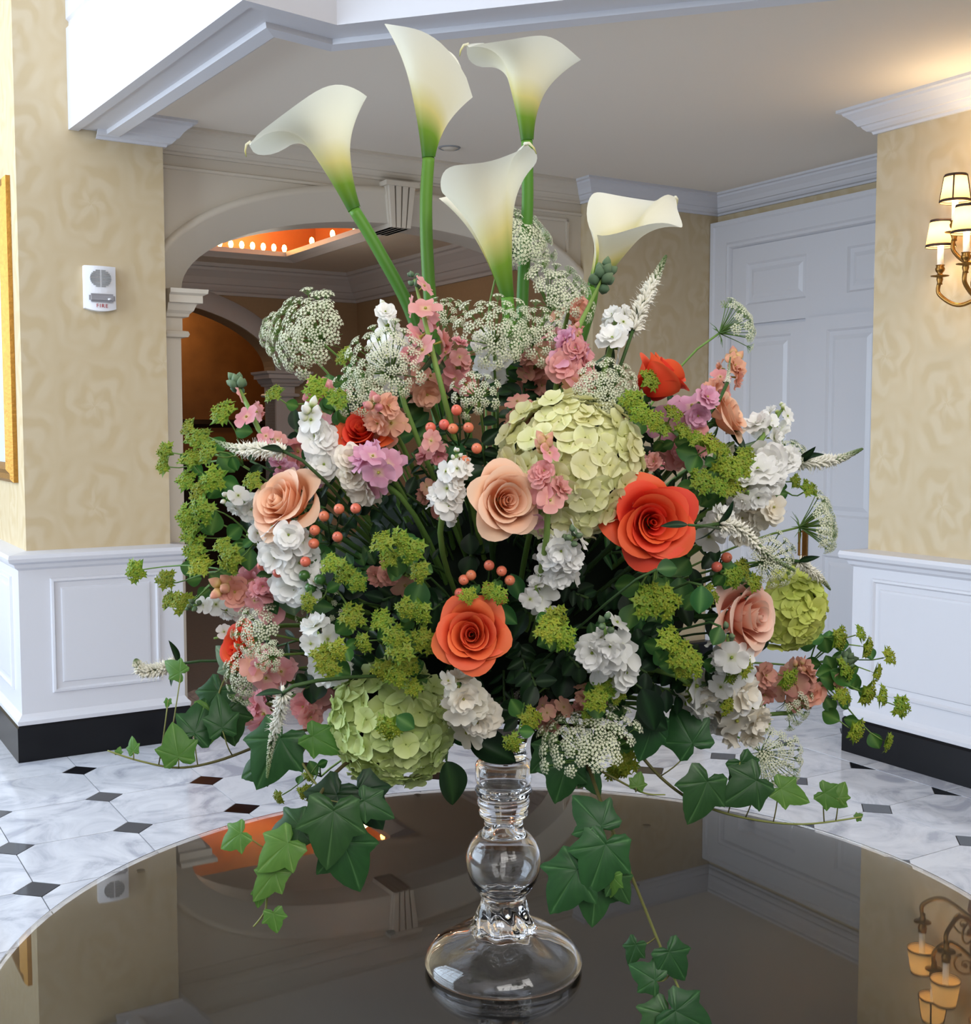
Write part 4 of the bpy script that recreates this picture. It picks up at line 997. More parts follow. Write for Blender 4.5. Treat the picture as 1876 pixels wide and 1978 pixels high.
def veronica(label, path, w=13, split=0.55, off=-0.02, fluffy=True):
    """path: pixels from the lowest floret to the green tip."""
    pp = [D(x, y, off) for x, y in path]; c = spline(pp, 8); s = 1.25 * w * pp[0].y / F_PX
    st = stem_start(); t = thing('veronica_spike', label, 'veronica', st, 'white veronica spikes')
    add_stem(t, bez(st, st + (c[0] - st) * 0.35 + Vector((0, 0, 0.03)), c[0] - (c[1] - c[0]).normalized() * 0.07, c[0], 8), 0.0022, 'stem_dark')
    add_stem(t, c, [0.0022 * (1 - 0.7 * i / len(c)) for i in range(len(c))], 'stem_dark', 'spike_axis', 5)
    fl, bd = MB(), MB(); K = 330
    for i in range(K):
        f = (i + 0.5) / K; u = f * (len(c) - 1); k = int(u); k2 = min(k + 1, len(c) - 1)
        q = c[k].lerp(c[k2], u - k); tg = (c[min(k2 + 1, len(c) - 1)] - c[max(k - 1, 0)]).normalized(); e1 = tg.orthogonal().normalized(); e2 = tg.cross(e1)
        a = i * 2.39996 + random.uniform(-.5, .5); rad = e1 * math.cos(a) + e2 * math.sin(a)
        if f < split:
            r = s * (1.0 - 0.25 * f / split) * random.uniform(0.8, 1.12); d = (rad + tg * random.uniform(0.0, 0.6)).normalized(); tip = q + d * r
            fl.tube([q + d * r * 0.25, q + d * r * 0.7, tip], [s * 0.08, s * 0.15, s * 0.06], 5, [0.45, 0.85, 1.0], False)
            if fluffy and i % 2 == 0: fl.tube([tip, tip + (d + e1 * random.uniform(-.3, .3)) * s * 0.45], [s * 0.025, s * 0.012], 3, 1.0, False)
        else:
            g = (f - split) / (1 - split); r = s * (0.66 * (1 - g) + 0.14); d = (rad + tg * 0.8).normalized()
            bd.tube([q + d * r * 0.2, q + d * r * 0.7, q + d * r], [s * 0.1, s * (0.16 - 0.07 * g), s * 0.03], 5, [0.05, 0.25 + 0.3 * (1 - g), 0.75 - 0.65 * g], False)
    part('florets', mk('florets', fl, 'veronica_white'), t)['kind'] = 'stuff'
    part('buds', mk('buds', bd, 'veronica_white'), t)['kind'] = 'stuff'
    for k in range(2):
        rad = view(random.uniform(-1, 1), random.uniform(-1, 1), 0.3); part('leaf', with_mat(LEAF_NR, 'leaf_dark'), t, frame(c[0], rad, random.uniform(0, 6), s * 3.0))
    return t

def thoroughwax(label, root, heads, off=-0.015, rootoff=0.10, size=23, leaves=1, start=None):
    r = D(root[0], root[1], rootoff); st = start if start is not None else stem_start()
    t = thing('thoroughwax_sprig', label, 'thoroughwax', st, 'yellow-green thoroughwax sprigs')
    add_stem(t, bez(st, st + (r - st) * 0.4 + Vector((0, 0, 0.03)), r - outward(r) * 0.04, r, 8), 0.0016)
    for (hx, hy) in heads:
        p = D(hx, hy, off + random.uniform(-.015, .015)); s = 1.25 * size * random.uniform(0.8, 1.25) * p.y / F_PX
        n = (outward(p, 0.45) + Vector((random.uniform(-.5, .5), random.uniform(-.2, .2), random.uniform(-.2, .6)))).normalized()
        path = bez(r, r + (p - r) * 0.3 + Vector((0, 0, 0.02)), p - n * 0.04, p - n * s * 0.4, 6)
        add_stem(t, path, [0.0012] * 4 + [0.0009] * 3)
        hd = part('flower_head', random.choice(WAXH), t, frame(p, n, random.uniform(0, 6), s))
        for k in range(leaves + (random.random() < 0.5)):
            q = path[random.choice((3, 4, 5))]; d = (outward(q, 0.3) + Vector((random.uniform(-1, 1), random.uniform(-.3, .3), random.uniform(-.8, .8)))).normalized()
            part('leaf', with_mat(LEAF_RD, 'thoroughwax_leaf'), t, Matrix.Translation(q) @ rot_to((outward(q, 0.8) + Vector((random.uniform(-.5, .5), 0, random.uniform(-.3, .6)))), d.cross(Vector((0, 1, 0.1)))) @ Matrix.Scale(s * random.uniform(1.0, 1.5), 4))
    return t

def berries(label, root, spots, size=11, off=-0.005, mat='berry_coral'):
    r = D(root[0], root[1], 0.06); t, _ = plant('berry_sprig', label, 'berry sprig', 'hypericum berry sprigs', r, outward(r), 0.0018, 'stem_dark')
    for (x, y) in spots:
        p = D(x, y, off); s = size * p.y / F_PX; n = (outward(p, 0.55) + Vector((random.uniform(-.2, .2), 0, random.uniform(-.1, .3)))).normalized()
        add_stem(t, bez(r, r + (p - r) * 0.4, p - n * 0.03, p - n * s * 0.8, 5), 0.0011, 'stem_dark', 'stalk', 5)
        mb = MB().grid(lambda a, q: (math.cos(2 * PI * a) * math.sin(PI * q) * (1 - 0.1 * q), math.sin(2 * PI * a) * math.sin(PI * q) * (1 - 0.1 * q), -math.cos(PI * q) * 1.12), 14, 12, lambda a, q: q, closed=True)
        M = frame(p, n, random.uniform(0, 6), s); bo = part('berry', BERRY if mat == 'berry_coral' else with_mat(BERRY, mat), t, M)
        part('sepals', SEPALS, bo, M)
    for k in range(3):
        q = r + Vector((random.uniform(-.03, .03), -0.01, random.uniform(-.03, .03)))
        part('leaf', with_mat(LEAF_OV, 'leaf_mid'), t, frame(q, outward(q, 0.7), random.uniform(0, 6), 0.035))
    return t
BERRY = mk('berry', MB().grid(lambda a, q: (math.cos(2 * PI * a) * math.sin(PI * q) * (1 - 0.1 * q), math.sin(2 * PI * a) * math.sin(PI * q) * (1 - 0.1 * q), -math.cos(PI * q) * 1.12), 14, 12, lambda a, q: q, closed=True), 'berry_coral')
sm = MB()
for k in range(5):
    a = k * 1.2566; sm.add([(0.1 * math.cos(a), 0.1 * math.sin(a), -1.12), (0.5 * math.cos(a - .35), 0.5 * math.sin(a - .35), -1.08), (1.05 * math.cos(a), 1.05 * math.sin(a), -0.86), (0.5 * math.cos(a + .35), 0.5 * math.sin(a + .35), -1.08)], [(0, 1, 2, 3)], 0.6)
SEPALS = mk('sepals', sm, 'leaf_mid')

def ivy_vine(label, path, leaves, rad=0.0022, young=False, start=True, tip=True):
    """path: (px, py, dist); leaves: (px, py, dist, size_px, tip angle in the picture, tilt x, tilt z, kind)."""
    pts = [P(x, y, d) for x, y, d in path]; c = spline(pts, 6)
    if start:
        st = stem_start(); c = bez(st, st + (c[0] - st) * 0.4 + Vector((0, -0.01, -0.01)), c[0] - (c[1] - c[0]).normalized() * 0.04, c[0], 6)[:-1] + c
    t = thing('ivy_vine', label, 'ivy vine', c[0], 'trailing ivy vines')
    N = len(c); add_stem(t, c, [rad * (1 - 0.6 * i / N) for i in range(N)], 'vine_brown', 'vine', 7)
    for (x, y, d, sz, ang, tx, tz, kd) in leaves:
        p = P(x, y, d); s = 1.2 * sz * d / F_PX; a = R(ang); tipd = Vector((math.cos(a), 0, math.sin(a)))
        n = Vector((tx, -1, tz)).normalized(); yx = (tipd - n * tipd.dot(n)).normalized()
        M = Matrix.Translation(p) @ Matrix((yx.cross(n), yx, n)).transposed().to_4x4() @ Matrix.Scale(s, 4)
        near = min(c, key=lambda q: (q - p).length)
        lf = part('leaf', with_mat(random.choice(IVY), kd), t, M)
        if (near - p).length > 0.004:
            mid = (near + p) / 2 + Vector((0, 0, -0.006))
            part('petiole', mk('petiole', MB().tube(bez(near, mid, mid, p, 5), 0.0009, 5, [0.4, .5, .6, .7, .8, .9]), 'vine_brown'), lf)
    return t

def leafy(label, root, tipp, n, size, mat, me, group, off=0.0, roff=0.12):
    a, b = D(root[0], root[1], roff), D(tipp[0], tipp[1], off); t, pts = plant('foliage_branch', label, 'foliage', group, b, (b - a).normalized(), 0.0016, 'stem_dark')
    for i in range(n):
        q = a.lerp(b, (i + 0.7) / n) if n > 1 else b; sd = 1 if i % 2 else -1
        ax = (b - a).normalized(); sdv = ax.cross(Vector((0, 1, 0)))
        sdv = sdv.normalized() if sdv.length > 0.05 else Vector((1, 0, 0))
        d = (ax * 0.6 + sdv * sd + Vector((random.uniform(-.4, .4), random.uniform(-.5, .2), random.uniform(-.4, .4)))).normalized()
        nn = (outward(q, 0.6) + Vector((random.uniform(-.4, .4), 0, random.uniform(-.2, .5)))).normalized()
        s = size * random.uniform(0.8, 1.2) * q.y / F_PX
        yx = (d - nn * d.dot(nn)).normalized()
        part('leaf', with_mat(me, mat), t, Matrix.Translation(q) @ Matrix((yx.cross(nn), yx, nn)).transposed().to_4x4() @ Matrix.Scale(s, 4))
    return t

# ================================================================== the arrangement
# --- calla lilies
calla('tallest white calla lily with an upright cup at the top of the arrangement', (828, 305), (-0.02, 0, 1), (-1, 0.4, 0), 0.172, 0.043, 0.003, 0.010, 0.42, 0.03,
      [(852, 960, 1.58), (846, 760, 1.57), (828, 540, 1.57), (823, 400, 1.575)], lobe=0.012, dist=1.575, tail=0.03, ex=0.3)
calla('leftmost white calla lily, its pointed tip drooping to the left', (684, 405), (-0.40, 0, 0.9), (-1, -0.1, 0.0), 0.168, 0.043, 0.05, 0.05, 0.80, 0.04,
      [(850, 820, 1.60), (800, 620, 1.62), (735, 490, 1.62)], lobe=0.012, dist=1.62, tail=0.14, ex=0.8)
calla('white calla lily at the upper right with a rolled back rim, behind the others', (1018, 272), (-0.08, 0, 1), (-1, -0.15, 0), 0.150, 0.038, 0.036, 0.036, 0.74, 0.05,
      [(1004, 780, 1.66), (1010, 560, 1.68), (1019, 400, 1.68)], lobe=0.03, dist=1.68, tail=0.16, ex=0.8)
calla('front white calla lily facing sideways, in the middle of the five', (980, 575), (-0.19, 0, 1), (0.8, -0.6, 0), 0.185, 0.052, 0.030, 0.016, 0.80, 0.05,
      [(992, 820, 1.50), (990, 700, 1.49), (986, 640, 1.48)], lobe=0.012, dist=1.48, tail=0.10)
calla('rightmost white calla lily leaning right with a wide open cup', (1146, 556), (0.46, -0.20, 0.88), (0.80, 0.75, 0.2), 0.160, 0.044, 0.034, 0.03, 0.42, 0.05,
      [(1085, 800, 1.58), (1120, 660, 1.60), (1138, 600, 1.60)], lobe=0.0, dist=1.60, tail=0.2, ex=0.7)

# --- roses
rose('orange rose with a tight spiral, low at the front centre', 910, 1226, 74, view(-0.05, 0.22, 1), 'rose_orange', -0.02, 0.3, group='orange roses')
rose('large vermilion rose fully open, right of the cream hydrangea', 1262, 1008, 86, view(0.05, 0.05, 1), 'rose_vermilion', -0.035, 1.2, group='orange roses')
rose('orange rose seen from the side, high on the right', 1274, 732, 66, view(0.62, 0.75, 0.12), 'rose_vermilion', -0.02, 0.5, layers=6, group='orange roses', squash=1.4)
rose('orange rose half hidden behind white and pink stock on the left', 697, 828, 56, view(-0.2, 0.5, 0.7), 'rose_vermilion', 0.03, 2.0, group='orange roses')
rose('red-orange rose nearly buried under peach stock at the left', 455, 1250, 50, view(-0.6, 0.2, 0.7), 'rose_vermilion', 0.05, 1.0, group='orange roses')
rose('peach rose with a swirled centre under the cream hydrangea', 980, 966, 72, view(0.30, 0.12, 1), 'rose_peach', -0.03, 0.9, group='peach roses')
rose('peach rose turned away, at the left below the veronica spike', 540, 968, 74, view(-0.55, 0.45, 0.75), 'rose_peach', -0.01, 0.2, group='peach roses', squash=1.1)
rose('pale pink-peach rose facing right, low on the right side', 1452, 1192, 74, view(0.62, 0.08, 0.8), 'rose_pink_peach', -0.01, 0.4, group='peach roses', squash=1.15)
rose('peach rose mostly hidden behind the lilac stock on the right', 1415, 800, 52, view(0.8, 0.4, 0.4), 'rose_peach', 0.03, 0.4, group='peach roses')

# --- hydrangeas
hydrangea('large cream-green hydrangea head above the peach rose', 1108, 902, 142, view(0.05, 0.3, 1), 'hydrangea_cream', -0.01, 150, 0.185, asp=1.0)
hydrangea('pale green hydrangea hanging low at the front left of the vase', 752, 1412, 122, view(-0.12, -0.1, 1), 'hydrangea_green', -0.03, 100, 0.225, asp=1.0)
hydrangea('lime green hydrangea at the right edge beside the pink-peach rose', 1535, 1182, 76, view(0.75, -0.05, 0.6), 'hydrangea_lime', 0.03, 60, 0.29)

# --- white stock
WS = 'stock_white'
stock('white stock spike standing behind the pink stock, upper left', WS, (770, 740), (745, 590), 11, 27, 0.05, 0.03, 5)
stock('white stock with round unopened buds above it, left of the hidden orange rose', WS, (640, 900), (598, 788), 9, 30, 0.05, -0.02, 5, budsize=0.75)
stock('cream-white stock just under the pink flowers beside the hidden orange rose', 'stock_cream', (740, 930), (655, 875), 8, 31, 0.05, -0.005, 0)
stock('slender white stock spike left of the peach rose under the hydrangea', WS, (855, 990), (885, 868), 14, 20, 0.02, -0.02, 5, cone=0.2)
stock('white stock at the far left among thoroughwax, in front of the doorway', WS, (480, 1000), (430, 960), 7, 24, 0.05, 0.0, 4)
stock('white stock with broad single petals below the left peach rose', WS, (570, 1110), (540, 1015), 9, 36, 0.04, -0.025, 0)
stock('small white stock left of the coral berries, beside the broad-petalled one', WS, (500, 1060), (470, 1032), 4, 27, 0.05, -0.01, 0, tip_leaf=False)
stock('white stock at the left edge with green buds turned to the wall', WS, (420, 1190), (365, 1170), 5, 24, 0.05, 0.0, 6, budcol='leaf_grey')
stock('pale white stock low at the left edge behind the veronica stem', WS, (440, 1250), (405, 1235), 3, 22, 0.06, 0.02, 0, tip_leaf=False)
stock('round white stock head with a thoroughwax cluster in front, lower left', WS, (640, 1290), (612, 1215), 11, 31, 0.05, -0.02, 0)
stock('cream-white stock under the front orange rose', 'stock_cream', (930, 1400), (880, 1310), 14, 32, 0.02, -0.035, 0)
stock('white stock with green buds on top, right of the dark gap', WS, (1070, 1115), (1110, 1030), 11, 32, 0.05, -0.03, 6, budcol='leaf_grey')
stock('shaded white stock below the dark gap, left of the thoroughwax', WS, (1040, 1170), (1035, 1130), 6, 25, 0.06, 0.02, 0)
stock('full round white stock head at the lower centre right', WS, (1185, 1305), (1165, 1195), 15, 34, 0.03, -0.03, 4, budcol='leaf_grey')
stock('long white stock spike below the pink-peach rose', WS, (1410, 1350), (1405, 1215), 16, 31, 0.02, -0.045, 4, budcol='leaf_grey')
stock('drooping white stock spike pointing down right over the marble floor', 'stock_cream', (1395, 1340), (1465, 1420), 13, 32, 0.02, -0.05, 3)
stock('pale white stock at the lower right, left of the drooping spike', WS, (1330, 1320), (1385, 1400), 12, 31, 0.05, 0.02, 0, tip_leaf=False)
stock('white stock spike with a closed bud on top at the upper right edge', WS, (1470, 850), (1515, 785), 8, 22, 0.03, 0.0, 4)
stock('broad white stock cluster at the right edge beside the veronica tip', WS, (1455, 930), (1525, 885), 13, 31, 0.03, -0.01, 0)
stock('single white star-shaped stock bloom right of the thoroughwax', WS, (1440, 960), (1446, 948), 4, 28, 0.03, -0.04, 0, tip_leaf=False)
stock('cream stock behind the arching veronica spike on the right', 'stock_cream', (1450, 1020), (1510, 985), 9, 28, 0.05, 0.0, 0)
stock('small white stock between the vermilion rose and the arching veronica', WS, (1380, 1030), (1390, 995), 6, 24, 0.05, -0.01, 0, tip_leaf=False)
stock('white stock behind the upright veronica spike at the top right', WS, (1180, 670), (1192, 600), 8, 25, 0.04, 0.03, 0)
stock('white stock veiled by lace flowers under the front calla', WS, (960, 720), (950, 650), 8, 25, 0.07, 0.05, 0)
stock('cream stock tucked behind the right peach rose', 'stock_cream', (1440, 880), (1425, 850), 6, 26, 0.06, 0.04, 0)
stock('small white stock hanging at the lower left of the coral berries', WS, (580, 1150), (600, 1135), 3, 22, 0.03, -0.01, 0, tip_leaf=False)

# --- pink, lilac and peach stock
stock('pink stock spike with yellow-green buds beside the tallest calla stem', 'stock_pink', (838, 690), (798, 528), 7, 24, 0.0, -0.02, 8, spread=0.7, budcol='leaf_grey')
stock('pink stock right of the tallest calla stem', 'stock_pink', (882, 745), (878, 670), 8, 25, 0.02, -0.02, 0)
stock('peach-pink stock blooms left of the tallest calla stem', ['stock_peach', 'stock_pink'], (810, 740), (798, 690), 6, 24, 0.04, 0.0, 0)
stock('salmon stock with pink buds above it, over the lilac-pink bloom', 'stock_peach', (760, 830), (720, 775), 8, 27, 0.0, -0.035, 5, budcol='stock_pink', budsize=0.8)
stock('lilac-pink stock bloom in front of the cream-white stock', 'stock_lilac', (745, 900), (712, 882), 6, 33, 0.0, -0.045, 0)
stock('rose-pink stock spike in front of the lace flowers, right of the front calla stem', ['stock_pink', 'stock_lilac'], (1095, 720), (1112, 628), 9, 26, 0.03, -0.01, 4)
stock('small peach and pink stock tip under the rightmost calla', ['stock_peach', 'stock_pink'], (1060, 610), (1105, 578), 5, 22, 0.06, 0.04, 0)
stock('green-budded stock tip in front of the rightmost calla', 'leaf_grey', (1090, 690), (1172, 520), 0, 26, 0.03, 0.0, 14, budcol='leaf_grey', budsize=0.9, tip_leaf=False)
stock('lilac stock bloom beside the high orange rose on the right', 'stock_lilac', (1370, 800), (1366, 765), 6, 32, 0.0, -0.03, 0)
stock('pink stock with peach buds at the upper right edge', ['stock_pink', 'stock_peach'], (1385, 775), (1420, 690), 7, 22, 0.05, 0.02, 6, budcol='stock_peach', budsize=0.9)
stock('pink stock below the lilac bloom on the right', 'stock_pink', (1350, 870), (1368, 838), 8, 27, 0.04, 0.0, 0)
stock('pink stock left of the vermilion rose tip, under the thoroughwax', 'stock_pink', (1290, 920), (1275, 890), 5, 23, 0.05, 0.01, 0, tip_leaf=False)
stock('peach stock under the high orange rose', 'stock_peach', (1240, 840), (1232, 808), 6, 24, 0.06, 0.03, 0)
stock('pink stock with round buds at the upper left beside the lace flower', 'stock_pink', (590, 770), (598, 735), 7, 23, 0.05, 0.02, 3)
stock('tall green-budded stock spike in front of the brown wall', 'stock_pink', (500, 830), (455, 735), 3, 20, 0.05, 0.03, 12, budcol='leaf_grey', budsize=0.95, tip_leaf=False)
stock('pink stock around the left veronica spike', 'stock_pink', (540, 880), (515, 842), 7, 23, 0.04, 0.01, 0)
stock('rosy stock below the left veronica spike', 'stock_lilac', (545, 900), (520, 892), 4, 22, 0.03, 0.0, 0, tip_leaf=False)
stock('peach stock with pale buds at the left above the white edge stock', ['stock_peach', 'stock_pink'], (470, 1150), (425, 1135), 6, 28, 0.04, 0.0, 5, budcol='stock_peach', budsize=0.9)
stock('dusty pink stock right of the left peach stock', 'stock_pink', (515, 1165), (495, 1130), 6, 26, 0.05, 0.0, 0)
stock('salmon stock at the lower left under a lace flower', ['stock_pink', 'stock_peach'], (540, 1310), (490, 1275), 8, 31, 0.05, -0.005, 0)
stock('rose-pink stock left of the hanging veronica spike', ['stock_pink', 'stock_lilac'], (520, 1360), (482, 1385), 9, 27, 0.04, 0.0, 3)
stock('pink stock right of the hanging veronica spike', 'stock_pink', (590, 1360), (575, 1382), 6, 27, 0.04, 0.0, 0)
stock('pink stock with pale buds standing in front of the cream hydrangea', 'stock_pink', (1058, 985), (1052, 850), 6, 21, -0.03, -0.055, 9, budcol='stock_peach', budsize=1.0, spread=0.8, cone=0.1)
stock('dusty peach stock above the cream hydrangea', 'stock_dusty', (1030, 810), (1018, 775), 7, 26, 0.06, 0.03, 0)
stock('dusty pink stock behind the lace flowers, right of the front calla', 'stock_dusty', (1040, 720), (1040, 670), 7, 25, 0.08, 0.05, 0)
stock('peach stock left of the round lace flower', 'stock_peach', (1125, 770), (1118, 735), 6, 27, 0.06, 0.02, 0)
stock('pink stock low behind the left of the dark gap', 'stock_dusty', (760, 1130), (735, 1105), 5, 25, 0.08, 0.05, 0)
stock('pink stock between the slender white spike and the hidden orange rose', 'stock_pink', (838, 880), (826, 845), 6, 23, 0.03, -0.01, 0)
stock('peach-pink stock at the right edge below the lime hydrangea', ['stock_peach', 'stock_dusty'], (1530, 1330), (1545, 1285), 8, 27, 0.06, 0.02, 4)
stock('dusty pink stock between the long white spike and the drooping one', 'stock_dusty', (1480, 1330), (1470, 1305), 5, 27, 0.07, 0.04, 0)
stock('budding stock stem curving up at the right edge', 'stock_peach', (1560, 1360), (1640, 1270), 2, 20, 0.06, 0.03, 14, budcol='leaf_grey', budsize=0.9, tip_leaf=False)
stock('dull pink stock low in the middle under the full white head', 'stock_dusty', (1140, 1370), (1125, 1335), 5, 24, 0.06, 0.03, 0)
stock('dull pink stock left of the lowest lace flower', 'stock_dusty', (1080, 1390), (1055, 1360), 5, 23, 0.06, 0.03, 0)
stock('pink stock glimpsed right of the slender white spike', 'stock_dusty', (830, 950), (815, 930), 4, 24, 0.08, 0.05, 0, tip_leaf=False)
stock('small pink stock under the peach rose beside the cream hydrangea', 'stock_lilac', (1050, 1010), (1045, 985), 4, 22, 0.0, -0.02, 0, tip_leaf=False)

# --- lace flowers
lace('loose white lace flower umbel at the upper left, nearest the arch', 585, 640, 82, view(-0.5, 0.3, 0.8), 34, 0.02, 0.17)
lace('small lace flower sprig left of the upper left umbel', 518, 635, 34, view(-0.8, 0.3, 0.4), 9, 0.02, 0.26)
lace('broad lace flower umbel in front of the upper white stock', 745, 700, 80, view(-0.1, 0.35, 1), 30, -0.01, 0.15)
lace('lace flower behind the pink stock at the left of the calla stems', 690, 755, 52, view(-0.3, 0.3, 0.9), 18, 0.0, 0.2)
lace('tall lace flower rising behind the front calla', 1010, 455, 70, view(0.55, 0.55, 0.6), 26, 0.06, 0.2)
lace('lace flower spreading right of the front calla', 1085, 560, 70, view(0.4, 0.6, 0.6), 22, 0.04, 0.18)
lace('lace flower around the front calla stem', 955, 640, 76, view(0, 0.4, 0.9), 26, 0.0, 0.16)
lace('lace flower between the front calla stem and the rose-pink stock', 1035, 640, 66, view(0.1, 0.4, 0.9), 22, 0.02, 0.17)
lace('small lace flower low between the callas, over the coral berries', 920, 760, 46, view(-0.1, 0.3, 1), 14, 0.0, 0.22)
lace('dense round lace flower left of the high orange rose', 1172, 760, 66, view(0.1, 0.25, 1), 34, -0.01, 0.17)
lace('airy lace flower seen from the side in front of the white door', 1425, 625, 52, view(0.75, 0.4, 0.2), 18, 0.03, 0.2, dome_h=0.5)
lace('green-white lace flower at the right edge below the veronica tip', 1590, 1010, 62, view(0.8, 0.2, 0.4), 24, 0.03, 0.18)
lace('lace flower at the right edge above the lime hydrangea', 1500, 1085, 54, view(0.5, 0.1, 0.8), 22, 0.02, 0.19)
lace('small lace flower over the tip of the right veronica', 1535, 870, 34, view(0.4, 0.7, 0.5), 10, 0.0, 0.26)
lace('flat cream lace flower hanging low over the glass collar', 1130, 1418, 96, view(-0.25, 0.85, 0.42), 36, -0.03, 0.15, dome_h=0.15)
lace('cream lace flower beneath the flat one, beside the glass collar', 1100, 1470, 44, view(-0.3, -0.1, 0.9), 14, -0.01, 0.22)
lace('lace flower hanging at the lower right above the vine', 1495, 1475, 68, view(0.3, -0.2, 0.9), 26, 0.0, 0.17)
lace('small dark lace sprig over the floor at the lower right', 1545, 1370, 44, view(0.6, -0.3, 0.6), 12, 0.04, 0.2)
lace('cream lace flower at the left above the salmon stock', 490, 1215, 56, view(-0.5, 0.3, 0.7), 18, 0.0, 0.2)
lace('lace flower in front of the rose-pink stock, lower left', 465, 1310, 50, view(-0.6, 0.0, 0.7), 16, -0.02, 0.22)
lace('small cream lace cluster in front of the salmon stock', 520, 1270, 30, view(-0.2, 0.1, 1), 9, -0.04, 0.3)
lace('faint lace flower deep behind the left thoroughwax', 620, 1185, 50, view(-0.2, 0.1, 1), 14, 0.08, 0.14)
lace('lace flower behind the tallest calla stem', 862, 600, 40, view(0.1, 0.6, 0.6), 12, 0.08, 0.22)

# --- veronica
veronica('white veronica spike pointing left at the left edge', [(548, 872), (500, 868), (455, 866), (417, 852)], 15, 0.58)
veronica('short white veronica spike at the far left in front of the wainscot', [(345, 1283), (310, 1292), (275, 1296), (262, 1274)], 14, 0.78, 0.0)
veronica('white veronica spike hanging straight down at the lower left', [(548, 1338), (538, 1385), (524, 1440), (516, 1502)], 15, 0.5, -0.21)
veronica('upright white veronica spike at the top right', [(1222, 640), (1240, 590), (1262, 545), (1287, 494)], 17, 0.66, 0.02)
veronica('white veronica spike with a long green tip at the right edge', [(1540, 892), (1585, 892), (1625, 885), (1666, 867)], 15, 0.55, 0.0)
veronica('arching white veronica spike over the right side', [(1388, 1012), (1430, 1022), (1480, 1070), (1535, 1102)], 15, 0.55, -0.045)
veronica('short white veronica spike pointing down right beside the door', [(1543, 1084), (1570, 1105), (1590, 1122), (1604, 1139)], 11, 0.5, 0.0)
veronica('thin dark veronica tip beside the peach buds at the upper right', [(1405, 740), (1408, 715), (1411, 690)], 6, 0.15, 0.0)

# --- thoroughwax
thoroughwax('thoroughwax sprig at the left edge reaching over the wallpaper', (470, 900), [(322, 872), (318, 900), (366, 828), (385, 850), (405, 875), (432, 800)])
thoroughwax('thoroughwax sprig at the left below the veronica spike', (480, 960), [(362, 930), (415, 925), (390, 950), (372, 890), (490, 930)])
thoroughwax('thoroughwax sprig spilling left beside the white pair of stocks', (500, 1060), [(362, 1000), (372, 1028), (395, 985), (432, 1055), (380, 1060), (450, 1080)])
thoroughwax('lone thoroughwax sprig stretched far left over the wainscot', (450, 1110), [(265, 1102), (322, 1120), (330, 1160), (352, 1165), (390, 1095)], size=21)
thoroughwax('bright thoroughwax sprig right of the coral berries at the left', (640, 1140), [(640, 1090), (668, 1105), (692, 1125), (598, 1162), (682, 1192)])
thoroughwax('thoroughwax sprig left of the dark gap', (780, 1110), [(775, 1042), (755, 1078), (795, 1062), (812, 1105), (740, 1050)])
thoroughwax('thoroughwax sprig left of the front orange rose', (800, 1250), [(785, 1175), (815, 1180), (820, 1235), (762, 1228), (775, 1255), (740, 1200)])
thoroughwax('thoroughwax sprig above the green hydrangea', (760, 1340), [(770, 1300), (800, 1328), (742, 1292), (705, 1240), (790, 1285)])
thoroughwax('thoroughwax sprig on the green hydrangea', (750, 1400), [(752, 1402)], -0.06, size=26)
thoroughwax('thoroughwax cluster right of the shaded white stock', (1080, 1260), [(1072, 1192), (1062, 1218), (1088, 1230)], size=27)
thoroughwax('thoroughwax head hanging under the vermilion rose', (1270, 1090), [(1262, 1150), (1245, 1165), (1282, 1160)], size=27)
thoroughwax('thoroughwax sprig right of the vermilion rose', (1390, 1130), [(1432, 1098), (1415, 1115), (1365, 1150), (1455, 1125)])
thoroughwax('thoroughwax cluster in front of the pale lower right stock', (1330, 1310), [(1318, 1268), (1310, 1290), (1332, 1285), (1290, 1235)], -0.04, size=26)
thoroughwax('thoroughwax sprig across the long white spike', (1420, 1320), [(1432, 1285), (1410, 1300), (1402, 1362), (1432, 1375), (1450, 1360)], -0.045)
thoroughwax('leafy thoroughwax spray far right in front of the right wainscot', (1560, 1290), [(1618, 1232), (1672, 1250), (1715, 1268), (1690, 1300), (1632, 1290), (1660, 1225)], 0.02, size=20, leaves=2)
thoroughwax('lower thoroughwax spray at the far right over the black baseboard', (1580, 1320), [(1672, 1338), (1700, 1345), (1738, 1365), (1650, 1410), (1712, 1432), (1625, 1345)], 0.02, size=21, leaves=2)
thoroughwax('thoroughwax sprig above the vermilion rose on the right', (1330, 880), [(1318, 835), (1345, 850), (1372, 862), (1300, 800), (1280, 830)])
thoroughwax('thoroughwax sprig right of the vermilion rose top', (1370, 960), [(1405, 905), (1430, 900), (1385, 940), (1412, 945), (1355, 930)])
thoroughwax('thoroughwax cluster on the round lower left white stock', (650, 1310), [(628, 1272), (655, 1255), (638, 1290)], -0.055, size=24)
thoroughwax('thoroughwax tips above the front orange rose', (960, 1180), [(905, 1150), (945, 1140), (965, 1150)], 0.0, size=15)
thoroughwax('thoroughwax cluster under the full white stock head', (1170, 1370), [(1165, 1332), (1152, 1350), (1190, 1340), (1140, 1385)], 0.0, size=22)
thoroughwax('thoroughwax sprig at the upper left under the lace flower', (640, 800), [(655, 772), (612, 752), (532, 762), (668, 690)])
thoroughwax('thoroughwax head dangling in front of the glass bowl', (1020, 1330), [(992, 1432)], -0.1, size=24, leaves=0)
thoroughwax('thoroughwax head beside the dull pink stock, right of the glass bowl', (1060, 1330), [(1022, 1388)], -0.03, size=22)
thoroughwax('small thoroughwax sprig dangling at the lower left under the ivy', (620, 1500), [(540, 1538), (592, 1530), (598, 1498)], 0.0, size=15)
